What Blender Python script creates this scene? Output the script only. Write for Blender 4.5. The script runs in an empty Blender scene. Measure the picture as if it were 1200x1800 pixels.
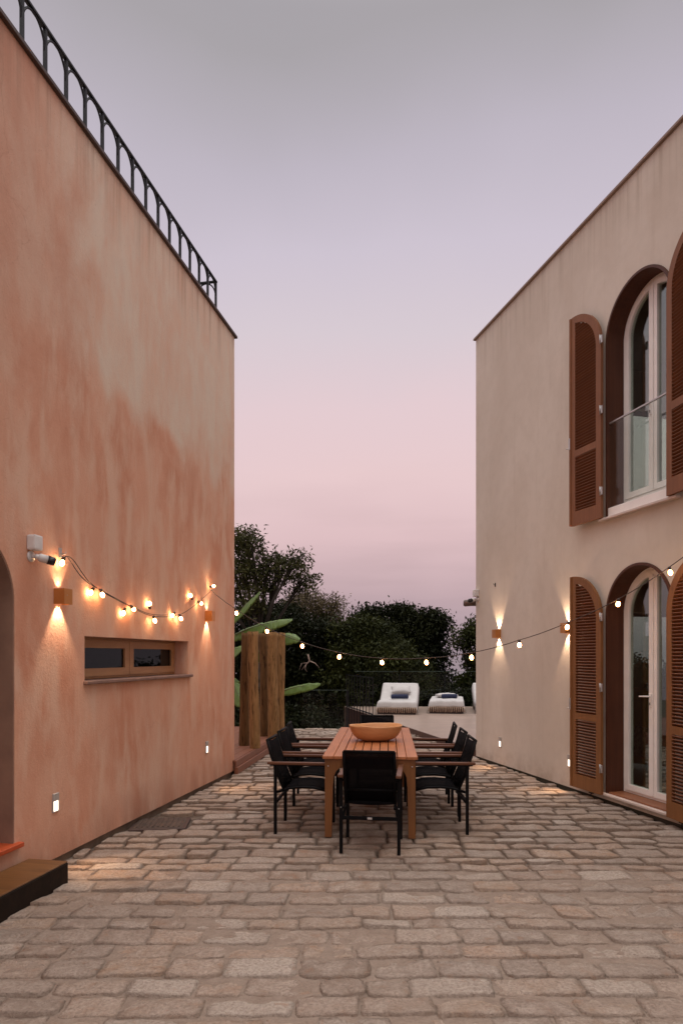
import bpy, bmesh, math, random
import numpy as np
from mathutils import Vector, Matrix, noise
from mathutils.geometry import tessellate_polygon
R = math.radians
random.seed(7)
C = bpy.context.scene.collection

# ------------------------------------------------------------------ camera
F = 1150.0                                   # focal length in photo pixels (1200 x 1800)
HZ = 1153.0                                  # horizon row
EYE = 1.67
cam_d = bpy.data.cameras.new("camera")
cam_d.sensor_fit = 'AUTO'; cam_d.sensor_width = 36.0
cam_d.lens = F / 1800 * 36
cam_d.shift_y = (HZ - 900) / 1800
cam_d.clip_start = 0.05; cam_d.clip_end = 9000
cam = bpy.data.objects.new("camera", cam_d); C.objects.link(cam)
cam.location = (0, 0, EYE); cam.rotation_euler = (R(90), 0, 0)
bpy.context.scene.camera = cam
sc = bpy.context.scene
sc.view_settings.view_transform = 'Standard'; sc.view_settings.look = 'None'
sc.view_settings.exposure = 0.0; sc.view_settings.gamma = 1.0
sc.cycles.max_bounces = 8; sc.cycles.transparent_max_bounces = 24
sc.cycles.sample_clamp_indirect = 4.0

def lin(r, g, b):
    f = lambda c: (c/255/12.92) if c/255 <= .04045 else ((c/255+.055)/1.055)**2.4
    return (f(r), f(g), f(b), 1)

# ------------------------------------------------------------------ dusk sky
w = bpy.data.worlds.new("World"); sc.world = w; w.use_nodes = True
nt = w.node_tree; nt.nodes.clear()
N = nt.nodes.new; L = nt.links.new
out = N("ShaderNodeOutputWorld"); bg = N("ShaderNodeBackground"); L(bg.outputs[0], out.inputs[0])
tc = N("ShaderNodeTexCoord"); sep = N("ShaderNodeSeparateXYZ"); L(tc.outputs["Generated"], sep.inputs[0])
ramp = N("ShaderNodeValToRGB")
un = N("ShaderNodeTexNoise"); un.inputs["Scale"].default_value = 2.2; un.inputs["Detail"].default_value = 3; L(tc.outputs["Generated"], un.inputs["Vector"])
uo = N("ShaderNodeMapRange"); L(un.outputs[0], uo.inputs[0]); uo.inputs[1].default_value = .3; uo.inputs[2].default_value = .7; uo.inputs[3].default_value = -.028; uo.inputs[4].default_value = .028
ua = N("ShaderNodeMath"); ua.operation = 'ADD'; L(sep.outputs[2], ua.inputs[0]); L(uo.outputs[0], ua.inputs[1]); L(ua.outputs[0], ramp.inputs[0])
stops = [(0.0, lin(160, 142, 150)), (.03, lin(176, 155, 163)), (.085, lin(197, 170, 175)), (.16, lin(222, 191, 194)),
         (.255, lin(232, 203, 205)), (.35, lin(228, 204, 209)), (.44, lin(216, 203, 211)), (.53, lin(206, 196, 209)),
         (.61, lin(191, 183, 195)), (.70, lin(169, 164, 169)), (1.0, lin(150, 150, 158))]
cr = ramp.color_ramp
cr.elements[0].position = stops[0][0]; cr.elements[0].color = stops[0][1]
cr.elements[1].position = stops[-1][0]; cr.elements[1].color = stops[-1][1]
for p, c in stops[1:-1]:
    e = cr.elements.new(p); e.color = c
# the western half (behind the camera) still glows after sunset
glow = N("ShaderNodeMapRange"); L(sep.outputs[1], glow.inputs[0])
glow.inputs[1].default_value = 0.25; glow.inputs[2].default_value = -0.9
glow.inputs[3].default_value = 0.0; glow.inputs[4].default_value = 1.0
glow.interpolation_type = 'SMOOTHSTEP'
gcol = N("ShaderNodeMix"); gcol.data_type = 'RGBA'
gcol.inputs[6].default_value = (1, 1, 1, 1); gcol.inputs[7].default_value = (1.35, 1.4, 1.3, 1)
L(glow.outputs[0], gcol.inputs[0])
mul = N("ShaderNodeMix"); mul.data_type = 'RGBA'; mul.blend_type = 'MULTIPLY'; mul.inputs[0].default_value = 1
# added fill light: sky overhead, out of view, brightened far beyond the dusk tone
zen = N("ShaderNodeMapRange"); L(sep.outputs[2], zen.inputs[0]); zen.interpolation_type = 'SMOOTHSTEP'
zen.inputs[1].default_value = .70; zen.inputs[2].default_value = .93; zen.inputs[3].default_value = 0; zen.inputs[4].default_value = 1
zcol = N("ShaderNodeMix"); zcol.data_type = 'RGBA'; L(zen.outputs[0], zcol.inputs[0]); L(gcol.outputs[2], zcol.inputs[6])
zcol.inputs[7].default_value = (7.8, 7.9, 7.1, 1)
L(ramp.outputs[0], mul.inputs[6]); L(zcol.outputs[2], mul.inputs[7])
# faint low streaks of cloud
mp = N("ShaderNodeMapping"); mp.inputs["Scale"].default_value = (2.0, 2.0, 16.0); L(tc.outputs["Generated"], mp.inputs[0])
cn = N("ShaderNodeTexNoise"); cn.inputs["Scale"].default_value = 1.6; cn.inputs["Detail"].default_value = 6; L(mp.outputs[0], cn.inputs["Vector"])
cm = N("ShaderNodeMapRange"); L(cn.outputs[0], cm.inputs[0])
cm.inputs[1].default_value = .45; cm.inputs[2].default_value = .8; cm.inputs[3].default_value = 1.0; cm.inputs[4].default_value = .86
hi = N("ShaderNodeMapRange"); L(sep.outputs[2], hi.inputs[0]); hi.inputs[1].default_value = .1; hi.inputs[2].default_value = .3
hi.inputs[3].default_value = 0; hi.inputs[4].default_value = 1
mxf = N("ShaderNodeMix"); mxf.data_type = 'FLOAT'; L(hi.outputs[0], mxf.inputs[0]); L(cm.outputs[0], mxf.inputs[2]); mxf.inputs[3].default_value = 1.0
vm = N("ShaderNodeVectorMath"); vm.operation = 'SCALE'; L(mul.outputs[2], vm.inputs[0]); L(mxf.outputs[0], vm.inputs[3])
L(vm.outputs[0], bg.inputs[0]); bg.inputs[1].default_value = 1.0

# very soft fill lamp from almost straight overhead, added although the sun has set
sd = bpy.data.lights.new("overhead_fill", 'SUN'); sd.energy = 0.6; sd.angle = R(70); sd.color = (1, .93, .84)
overhead_fill = bpy.data.objects.new("overhead_fill", sd); C.objects.link(overhead_fill)
overhead_fill.rotation_euler = (R(12), 0, R(8))

# ------------------------------------------------------------------ materials
def new_mat(name):
    m = bpy.data.materials.new(name); m.use_nodes = True
    t = m.node_tree; b = t.nodes["Principled BSDF"]
    return m, t, b
def coord(t, scale=(1, 1, 1), kind="Object"):
    c = t.nodes.new("ShaderNodeTexCoord"); mpn = t.nodes.new("ShaderNodeMapping")
    mpn.inputs["Scale"].default_value = scale; t.links.new(c.outputs[kind], mpn.inputs[0]); return mpn.outputs[0]
def noise_n(t, vec, scale, detail=4, rough=.55, dist=0):
    n = t.nodes.new("ShaderNodeTexNoise"); t.links.new(vec, n.inputs["Vector"])
    n.inputs["Scale"].default_value = scale; n.inputs["Detail"].default_value = detail
    n.inputs["Roughness"].default_value = rough; n.inputs["Distortion"].default_value = dist; return n.outputs[0]
def mrange(t, v, a, b, c=0, d=1):
    n = t.nodes.new("ShaderNodeMapRange"); t.links.new(v, n.inputs[0])
    for i, q in enumerate((a, b, c, d)): n.inputs[i+1].default_value = q
    return n.outputs[0]
def mix(t, f, a, b, blend='MIX'):
    n = t.nodes.new("ShaderNodeMix"); n.data_type = 'RGBA'; n.blend_type = blend
    for k, v in ((0, f), (6, a), (7, b)):
        if hasattr(v, "is_output"): t.links.new(v, n.inputs[k])
        elif k == 0: n.inputs[0].default_value = v
        else: n.inputs[k].default_value = tuple(v)[:3] + (1,)
    return n.outputs[2]
def bump(t, b, h, strength=.3, dist=.01):
    n = t.nodes.new("ShaderNodeBump"); n.inputs["Strength"].default_value = strength; n.inputs["Distance"].default_value = dist
    t.links.new(h, n.inputs["Height"]); t.links.new(n.outputs[0], b.inputs["Normal"])
def math_n(t, op, a, b=None):
    n = t.nodes.new("ShaderNodeMath"); n.operation = op
    for k, v in ((0, a), (1, b)):
        if v is None: continue
        if hasattr(v, "is_output"): t.links.new(v, n.inputs[k])
        else: n.inputs[k].default_value = v
    return n.outputs[0]

def simple(name, c1, rough=.6, c2=None, scale=8, metallic=0, bmp=.15, stretch=(1, 1, 1), spec=.5):
    m, t, b = new_mat(name)
    v = coord(t, stretch)
    n = noise_n(t, v, scale, 6)
    c2 = c2 or tuple(x*.8 for x in c1)
    t.links.new(mix(t, mrange(t, n, .3, .7), c1, c2), b.inputs["Base Color"])
    b.inputs["Roughness"].default_value = rough; b.inputs["Metallic"].default_value = metallic
    b.inputs["Specular IOR Level"].default_value = spec
    if bmp: bump(t, b, noise_n(t, v, scale*6, 3), bmp, .004)
    return m
def wood(name, c1, c2, grain=(1.2, 30, 30), rough=.5, bmp=.2, spec=.4, isl=.25):
    m, t, b = new_mat(name)
    v = coord(t, grain)
    n = noise_n(t, v, 1.5, 6, .6, .6)
    n2 = noise_n(t, coord(t), 3, 3)
    base = mix(t, mrange(t, n, .3, .7), c1, c2)
    base = mix(t, mrange(t, n2, .35, .7, 0, .35), base, tuple(x*.6 for x in c2))
    g = t.nodes.new("ShaderNodeNewGeometry")
    base = mix(t, mrange(t, g.outputs["Random Per Island"], 0, 1, 0, isl), base, tuple(x*.55 for x in c1))
    t.links.new(base, b.inputs["Base Color"])
    b.inputs["Roughness"].default_value = rough; b.inputs["Specular IOR Level"].default_value = spec
    bump(t, b, n, bmp, .003)
    return m
def emit(name, col, s):
    m, t, b = new_mat(name)
    b.inputs["Base Color"].default_value = (.8, .7, .55, 1)
    b.inputs["Emission Color"].default_value = tuple(col) + (1,); b.inputs["Emission Strength"].default_value = s
    return m
def glass(name, tint=(.78, .84, .8), refl=.10):
    m, t, b = new_mat(name); t.nodes.remove(b)
    tr = t.nodes.new("ShaderNodeBsdfTransparent"); tr.inputs[0].default_value = tint + (1,)
    gl = t.nodes.new("ShaderNodeBsdfGlossy"); gl.inputs["Roughness"].default_value = .01; gl.inputs[0].default_value = (.9, .95, .93, 1)
    fr = t.nodes.new("ShaderNodeLayerWeight"); fr.inputs[0].default_value = .5
    mx = t.nodes.new("ShaderNodeMixShader")
    t.links.new(mrange(t, fr.outputs["Facing"], 0, 1, refl*.5, refl*3.2), mx.inputs[0])
    t.links.new(tr.outputs[0], mx.inputs[1]); t.links.new(gl.outputs[0], mx.inputs[2])
    t.links.new(mx.outputs[0], t.nodes["Material Output"].inputs[0]); return m

M = {}
def stucco_left():
    m, t, b = new_mat("terracotta_limewash")
    v = coord(t); vs = coord(t, (1, 1, .28))
    sepn = t.nodes.new("ShaderNodeSeparateXYZ"); t.links.new(v, sepn.inputs[0])
    big = noise_n(t, vs, 1.1, 6, .62, .3)
    mid = noise_n(t, vs, 3.4, 6, .64, .2)
    fine = noise_n(t, coord(t, (1, 1, .45)), 9, 7, .7, .2)
    salmon, rust, pale, tan = (.64, .345, .235), (.55, .25, .155), (.68, .545, .435), (.67, .455, .34)
    streak = noise_n(t, coord(t, (1.2, 1.2, .36)), 3.2, 6, .62, .25)
    cloud = noise_n(t, coord(t, (1, 1, .6)), 1.5, 7, .62, .3)
    low = mix(t, mrange(t, cloud, .38, .56), rust, salmon)
    low = mix(t, mrange(t, streak, .46, .64, 0, .75), low, tan)
    low = mix(t, mrange(t, big, .48, .66, 0, .5), low, tan)
    low = mix(t, mrange(t, fine, .55, .75, 0, .3), low, tan)
    hi_ = mix(t, mrange(t, cloud, .36, .56), tan, pale)
    hi_ = mix(t, mrange(t, streak, .36, .50, .6, 0), hi_, tan)
    hi_ = mix(t, mrange(t, big, .34, .46, .5, 0), hi_, salmon)
    hi_ = mix(t, mrange(t, fine, .45, .75, 0, .4), hi_, (.60, .50, .42))
    # paler second coat starts on a ragged line some 4.1 m up, darkened towards the near end by the painted vignetting
    line = math_n(t, 'ADD', sepn.outputs[2], mrange(t, noise_n(t, coord(t, (1, 1, .5)), 1.1, 6, .58, .4), 0, 1, -1.2, 1.2))
    f = mrange(t, line, 3.98, 4.42)
    near = mrange(t, math_n(t, 'ADD', sepn.outputs[0], mrange(t, big, 0, 1, -1.2, 1.2)), -4.6, -3.4)
    f = math_n(t, 'MULTIPLY', f, mrange(t, near, 0, 1, .22, 1))
    col = mix(t, f, low, hi_)
    vignette = mrange(t, math_n(t, 'ADD', sepn.outputs[0], mrange(t, cloud, 0, 1, -1.6, 1.6)), -4.9, -3.6, .7, 0)  # lens vignetting painted into the wall colour at its near upper end
    col = mix(t, math_n(t, 'MULTIPLY', vignette, mrange(t, sepn.outputs[2], 3.0, 4.6)), col, (.53, .27, .185))
    # trowel sweeps and a few hairline cracks
    vo = t.nodes.new("ShaderNodeTexVoronoi"); vo.feature = 'DISTANCE_TO_EDGE'; vo.inputs["Scale"].default_value = .55
    wob = t.nodes.new("ShaderNodeVectorMath"); wob.operation = 'ADD'; t.links.new(v, wob.inputs[0])
    nn = t.nodes.new("ShaderNodeTexNoise"); nn.inputs["Scale"].default_value = 3; nn.inputs["Detail"].default_value = 6; t.links.new(v, nn.inputs["Vector"])
    sc3 = t.nodes.new("ShaderNodeVectorMath"); sc3.operation = 'SCALE'; sc3.inputs[3].default_value = .5; t.links.new(nn.outputs[1], sc3.inputs[0]); t.links.new(sc3.outputs[0], wob.inputs[1])
    t.links.new(wob.outputs[0], vo.inputs["Vector"])
    crack = math_n(t, 'MULTIPLY', mrange(t, vo.outputs["Distance"], .0008, .0035, 1, 0), mrange(t, big, .50, .60, 0, .22))
    col = mix(t, crack, col, (.30, .14, .09))
    warm = mrange(t, math_n(t, 'ADD', sepn.outputs[2], mrange(t, mid, 0, 1, -1, 1)), 0.0, 4.0)
    col = mix(t, mrange(t, warm, 0, 1, .16, 0), col, (.50, .22, .13))
    run = noise_n(t, coord(t, (4, 4, .12)), 2.4, 4, .6)
    topd = math_n(t, 'MULTIPLY', mrange(t, sepn.outputs[2], 5.5, 6.17), mrange(t, run, .48, .66, 0, .55))
    col = mix(t, topd, col, (.33, .19, .13))
    sp = noise_n(t, v, 60, 2)
    col = mix(t, mrange(t, sp, .30, .36, .35, 0), col, (.32, .19, .13))
    stain = mrange(t, sepn.outputs[2], .02, .40, .75, 0)
    col = mix(t, math_n(t, 'MULTIPLY', stain, mrange(t, mid, .3, .6)), col, (.36, .18, .12))
    t.links.new(col, b.inputs["Base Color"]); b.inputs["Roughness"].default_value = .9
    b.inputs["Specular IOR Level"].default_value = .2
    h = math_n(t, 'ADD', math_n(t, 'MULTIPLY', noise_n(t, v, 45, 5, .7), .5), noise_n(t, coord(t, (1, 1, .7)), 4, 5, .6))
    bump(t, b, h, .55, .012); return m
def stucco_right():
    m, t, b = new_mat("beige_stucco")
    v = coord(t)
    sepn = t.nodes.new("ShaderNodeSeparateXYZ"); t.links.new(v, sepn.inputs[0])
    a = noise_n(t, coord(t, (1, 1, .5)), .8, 5, .6, .4); c = noise_n(t, v, 6, 6, .65)
    col = mix(t, mrange(t, a, .38, .62), (.67, .585, .505), (.59, .50, .42))
    col = mix(t, mrange(t, c, .45, .8, 0, .35), col, (.50, .42, .345))
    col = mix(t, mrange(t, noise_n(t, coord(t, (3, 3, .18)), 2.2, 4, .6), .58, .8, 0, .3), col, (.44, .34, .26))
    run = noise_n(t, coord(t, (4, 4, .12)), 2.4, 4, .6)
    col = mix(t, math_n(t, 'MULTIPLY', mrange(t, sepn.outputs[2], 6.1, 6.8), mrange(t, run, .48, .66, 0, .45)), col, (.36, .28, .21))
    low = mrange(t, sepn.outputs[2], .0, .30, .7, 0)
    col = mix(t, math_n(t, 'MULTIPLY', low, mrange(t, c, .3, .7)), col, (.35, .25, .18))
    t.links.new(col, b.inputs["Base Color"]); b.inputs["Roughness"].default_value = .9
    b.inputs["Specular IOR Level"].default_value = .2
    h = math_n(t, 'ADD', math_n(t, 'MULTIPLY', noise_n(t, v, 70, 4, .7), .4), noise_n(t, v, 5, 4, .6))
    bump(t, b, h, .3, .01); return m
def stone_mat():
    m, t, b = new_mat("granite_setts")
    v = coord(t)
    g = t.nodes.new("ShaderNodeNewGeometry")
    cr_ = t.nodes.new("ShaderNodeValToRGB"); t.links.new(g.outputs["Random Per Island"], cr_.inputs[0])
    cols = [(0, (0.292, 0.216, 0.174)), (.15, (0.398, 0.288, 0.222)), (.3, (0.328, 0.264, 0.222)), (.42, (0.445, 0.300, 0.210)),
            (.55, (0.374, 0.300, 0.252)), (.68, (0.269, 0.198, 0.156)), (.8, (0.433, 0.282, 0.198)), (.9, (0.445, 0.360, 0.300)), (1, (0.550, 0.456, 0.384))]
    cr_.color_ramp.elements[0].color = cols[0][1] + (1,); cr_.color_ramp.elements[1].color = cols[-1][1] + (1,)
    for p, c in cols[1:-1]:
        e = cr_.color_ramp.elements.new(p); e.color = c + (1,)
    n1 = noise_n(t, v, 9, 6, .65, .3); n2 = noise_n(t, v, 55, 4, .7); n3 = noise_n(t, v, .9, 4)
    col = mix(t, mrange(t, n1, .40, .64, 0, .7), cr_.outputs[0], (.52, .415, .345))
    col = mix(t, mrange(t, n2, .42, .66, 0, .65), col, (.20, .145, .115))
    col = mix(t, mrange(t, n1, .30, .42, .5, 0), col, (.36, .18, .10))
    col = mix(t, mrange(t, n3, .4, .65, 0, .3), col, (.31, .225, .17))
    at = t.nodes.new("ShaderNodeAttribute"); at.attribute_name = "rim"
    col = mix(t, math_n(t, 'MULTIPLY', at.outputs["Fac"], .75), col, (.17, .11, .075))
    t.links.new(col, b.inputs["Base Color"])
    b.inputs["Roughness"].default_value = .72; b.inputs["Specular IOR Level"].default_value = .35
    bump(t, b, math_n(t, 'ADD', n2, math_n(t, 'MULTIPLY', n1, 2.5)), 1.0, .020); return m
def joint_mat():
    m, t, b = new_mat("joint_sand")
    v = coord(t); sepn = t.nodes.new("ShaderNodeSeparateXYZ"); t.links.new(v, sepn.inputs[0])
    n1 = noise_n(t, v, 2.5, 5); n2 = noise_n(t, v, 70, 4, .7)
    f = mrange(t, math_n(t, 'ADD', sepn.outputs[1], mrange(t, n1, 0, 1, -.5, .5)), 5.3, 5.6)
    col = mix(t, f, (.26, .19, .148), (.055, .033, .022))
    col = mix(t, mrange(t, n2, .35, .62, 0, .55), col, (.15, .10, .072))
    col = mix(t, mrange(t, noise_n(t, v, 14, 5, .65), .40, .66, 0, .5), col, (.32, .245, .195))
    t.links.new(col, b.inputs["Base Color"]); b.inputs["Roughness"].default_value = .95
    bump(t, b, n2, .8, .008); return m
def leaf_mat(name, c1, c2, c3):
    m, t, b = new_mat(name)
    g = t.nodes.new("ShaderNodeNewGeometry"); v = coord(t)
    col = mix(t, g.outputs["Random Per Island"], c1, c2)
    col = mix(t, mrange(t, noise_n(t, v, .9, 3), .45, .7, 0, .8), col, c3)
    t.links.new(col, b.inputs["Base Color"]); b.inputs["Roughness"].default_value = .55
    b.inputs["Specular IOR Level"].default_value = .12
    tl = t.nodes.new("ShaderNodeBsdfTranslucent"); t.links.new(col, tl.inputs[0])
    mx = t.nodes.new("ShaderNodeMixShader"); mx.inputs[0].default_value = .18
    t.links.new(b.outputs[0], mx.inputs[1]); t.links.new(tl.outputs[0], mx.inputs[2])
    t.links.new(mx.outputs[0], t.nodes["Material Output"].inputs[0]); return m

M['left'] = stucco_left(); M['right'] = stucco_right(); M['stone'] = stone_mat(); M['joint'] = joint_mat()
M['concrete'] = simple("plinth_concrete", (.24, .17, .12), .9, (.12, .085, .06), 6, bmp=.5)
M['soil'] = simple("soil", (.06, .045, .03), .95, (.03, .03, .015), 1.5, bmp=.5)
M['interior'] = simple("interior_plaster", (.30, .27, .23), .9, bmp=0)
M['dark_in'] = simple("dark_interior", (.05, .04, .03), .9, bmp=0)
M['floor_in'] = wood("interior_floor", (.16, .09, .05), (.10, .06, .035))
M['cap_dark'] = simple("dark_metal_cap", (.07, .04, .032), .55, bmp=0)
M['cap_pink'] = simple("clay_cap", (.30, .21, .17), .7, bmp=.2)
M['iron'] = simple("black_iron", (.008, .008, .011), .5, bmp=0, spec=.3)
M['shutter'] = wood("shutter_wood", (.28, .115, .036), (.20, .078, .024), (22, 22, 1.0), .55)
M['shutter_up'] = wood("weathered_shutter_wood", (.29, .115, .050), (.21, .080, .034), (22, 22, 1.0), .6)
M['louvre'] = wood("louvre_wood", (.21, .070, .022), (.15, .046, .014), (1.5, 30, 30), .5)
M['lining'] = wood("door_lining_wood", (.10, .030, .011), (.065, .018, .007), (20, 20, .8), .5)
M['threshold'] = wood("threshold_wood", (.34, .13, .06), (.25, .09, .04), (1.0, 20, 20), .4)
M['white'] = simple("white_frame_paint", (.92, .87, .83), .45, (.84, .78, .74), 5, bmp=0)
M['marble'] = simple("pale_sill_stone", (.62, .50, .44), .5, (.55, .44, .38), 9, bmp=.1)
M['steel'] = simple("satin_steel", (.55, .53, .52), .38, metallic=.8, bmp=0)
M['glass'] = glass("window_glass"); M['guard'] = glass("guard_glass", (.95, .97, .96), .018); M['glass_edge'] = simple("glass_edge", (.10, .14, .12), .3, bmp=0)
M['glass_dark'] = glass("dim_window_glass", (.25, .27, .27), .035)
M['win_wood'] = wood("window_wood", (.44, .235, .115), (.34, .17, .08), (1.2, 24, 24), .5)
M['sill'] = simple("dark_stone_sill", (.23, .13, .10), .6, (.16, .09, .07), 12, bmp=.3)
M['teak'] = wood("teak", (.50, .18, .068), (.34, .11, .038), (24, 1.0, 24), .42, .25)
M['teak_leg'] = wood("teak_leg", (.24, .092, .024), (.18, .064, .016), (24, 24, 1.0), .5)
M['arm'] = wood("armrest_wood", (.16, .062, .030), (.10, .036, .018), (24, 1.2, 24), .40, .2, .25)
M['bowl'] = wood("carved_bowl_wood", (.66, .35, .16), (.54, .25, .10), (3, 14, 14), .45)
M['black'] = simple("black_powder_coat", (.004, .0035, .004), .55, bmp=0, spec=.10)
def sling():
    m, t, b = new_mat("black_sling_mesh")
    b.inputs["Base Color"].default_value = (.0045, .0038, .0045, 1); b.inputs["Roughness"].default_value = .9; b.inputs["Specular IOR Level"].default_value = .04
    tr = t.nodes.new("ShaderNodeBsdfTransparent"); mx = t.nodes.new("ShaderNodeMixShader"); mx.inputs[0].default_value = .10
    wv = noise_n(t, coord(t, (1, 1, 1)), 300, 1)
    bump(t, b, wv, .3, .002)
    t.links.new(b.outputs[0], mx.inputs[1]); t.links.new(tr.outputs[0], mx.inputs[2])
    t.links.new(mx.outputs[0], t.nodes["Material Output"].inputs[0]); return m
M['sling'] = sling()
M['deck'] = wood("bleached_deck_boards", (.46, .345, .285), (.38, .27, .215), (1.0, 18, 18), .30, .15, .5)
M['deck_red'] = wood("red_deck_boards", (.27, .105, .06), (.19, .07, .04), (1.0, 18, 18), .45)
M['fascia'] = wood("deck_fascia", (.10, .045, .028), (.07, .03, .02), (1.0, 18, 18), .5)
def log_mat(name, c1, c2, cr_):
    m, t, b = new_mat(name)
    n = noise_n(t, coord(t, (5, 5, .9)), 2.0, 6, .6, .4); cks = noise_n(t, coord(t, (1, 1, .12)), 30, 5, .65, .3); kn = noise_n(t, coord(t, (1, 1, .6)), 6, 3)
    col = mix(t, mrange(t, n, .35, .65), c1, c2)
    col = mix(t, mrange(t, cks, .36, .46, .85, 0), col, cr_)
    col = mix(t, mrange(t, kn, .62, .72, 0, .7), col, cr_)
    t.links.new(col, b.inputs["Base Color"]); b.inputs["Roughness"].default_value = .9; b.inputs["Specular IOR Level"].default_value = .15
    bump(t, b, math_n(t, 'ADD', cks, n), 1.0, .015); return m
M['log'] = log_mat('weathered_log', (.36, .20, .085), (.20, .11, .045), (.05, .026, .012))
M['log_dark'] = log_mat('dark_weathered_log', (.19, .105, .045), (.11, .06, .026), (.03, .016, .008))
M['sleeper_lit'] = wood("lit_sleeper", (.22, .10, .032), (.09, .036, .012), (14, 1.0, 14), .38, .3)  # same timber, with the light on its top put into the colour
M['sleeper_shaded'] = wood('shaded_sleeper', (.022, .012, .007), (.010, .006, .004), (14, 1.0, 14), .7, .5, .2)  # same timber, with the shade on its sides put into the colour
M['redtile'] = simple("red_clay_tile", (.50, .08, .02), .5, bmp=.2)
M['brass'] = simple("brushed_copper", (.60, .27, .09), .38, (.50, .21, .06), 4, metallic=.6, bmp=.1)
M['cam_white'] = simple("white_plastic", (.72, .68, .66), .4, bmp=0)
M['cam_black'] = simple("black_plastic", (.015, .015, .015), .25, bmp=0)
M['pipe'] = simple("brown_pipe", (.12, .075, .06), .6, bmp=.2)
M['wire'] = simple("brown_cable", (.05, .028, .02), .6, bmp=0)
def bulb_mat(hot=80, rim=1.6):
    m, t, b = new_mat("lit_bulb"); b.inputs["Base Color"].default_value = (.8, .6, .4, 1)
    lw = t.nodes.new("ShaderNodeLayerWeight"); lw.inputs[0].default_value = .5
    f = lw.outputs["Facing"]
    t.links.new(mix(t, mrange(t, f, .10, .55), (1, .62, .30), (1, .30, .05)), b.inputs["Emission Color"])
    t.links.new(mrange(t, f, .05, .62, hot, rim), b.inputs["Emission Strength"]); return m
M['bulb'] = bulb_mat()
M['bulb_far'] = bulb_mat(100, 1.5)
M['lamp_glow'] = emit("lit_lamp_face", (1.0, .66, .36), 5.0)
M['step_glow'] = emit("lit_step_lamp", (1.0, .82, .66), 2.6)
M['step_grey'] = simple("grey_lamp_hood", (.42, .38, .35), .5, bmp=0)
M['cloth'] = simple("white_throw", (.50, .465, .45), .9, (.43, .40, .385), 5, bmp=.3)
M['fringe'] = simple("striped_fringe", (.50, .36, .26), .9, (.40, .26, .18), 25, bmp=0)
M['navy'] = simple("navy_towel", (.022, .028, .07), .95, bmp=.4)
M['bedbase'] = simple("dark_bed_base", (.06, .035, .028), .6, bmp=.1)
M['bark'] = simple("tree_bark", (.045, .034, .025), .9, (.022, .017, .012), 8, bmp=.6)
M['deadwood'] = simple("bare_dead_wood", (.34, .24, .19), .8, bmp=.2)
M['mustard'] = simple("mustard_upholstery", (.36, .22, .07), .85, bmp=.2)
M['cushion'] = simple("patterned_cushion", (.30, .28, .24), .9, (.02, .02, .02), 14, bmp=0)
M['drain'] = simple("cast_iron_cover", (.045, .032, .026), .6, (.11, .07, .05), 9, bmp=.8)
M['leafA'] = leaf_mat("leaves_open_tree", (.060, .060, .020), (.032, .034, .012), (.095, .088, .028))
M['leafB'] = leaf_mat("leaves_dense_tree", (.030, .035, .010), (.014, .018, .005), (.060, .066, .015))
M['leafC'] = leaf_mat("leaves_dry_tree", (.15, .11, .06), (.08, .065, .035), (.12, .095, .05))
M['leafD'] = leaf_mat("leaves_dark_tree", (.014, .017, .006), (.008, .010, .004), (.028, .032, .009))
def banana():
    m, t, b = new_mat("banana_leaf")
    v = coord(t, (1, 1, 1), "UV")
    n = noise_n(t, coord(t, (60, 1.2, 1), "UV"), 1.0, 3)
    t.links.new(mix(t, mrange(t, n, .35, .65), (.17, .25, .045), (.09, .15, .03)), b.inputs["Base Color"])
    b.inputs["Roughness"].default_value = .4; bump(t, b, n, .6, .01)
    tl = t.nodes.new("ShaderNodeBsdfTranslucent"); tl.inputs[0].default_value = (.16, .28, .04, 1)
    mx = t.nodes.new("ShaderNodeMixShader"); mx.inputs[0].default_value = .25
    t.links.new(b.outputs[0], mx.inputs[1]); t.links.new(tl.outputs[0], mx.inputs[2])
    t.links.new(mx.outputs[0], t.nodes["Material Output"].inputs[0]); return m
M['banana'] = banana()
M['banana_stem'] = simple("banana_stem", (.12, .13, .05), .7, bmp=.3)
def water():
    m, t, b = new_mat("sea_water"); b.inputs["Base Color"].default_value = (.03, .05, .07, 1); b.inputs["Roughness"].default_value = .2
    bump(t, b, noise_n(t, coord(t), .3, 4), .3, .3); return m
M['water'] = water()

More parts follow.
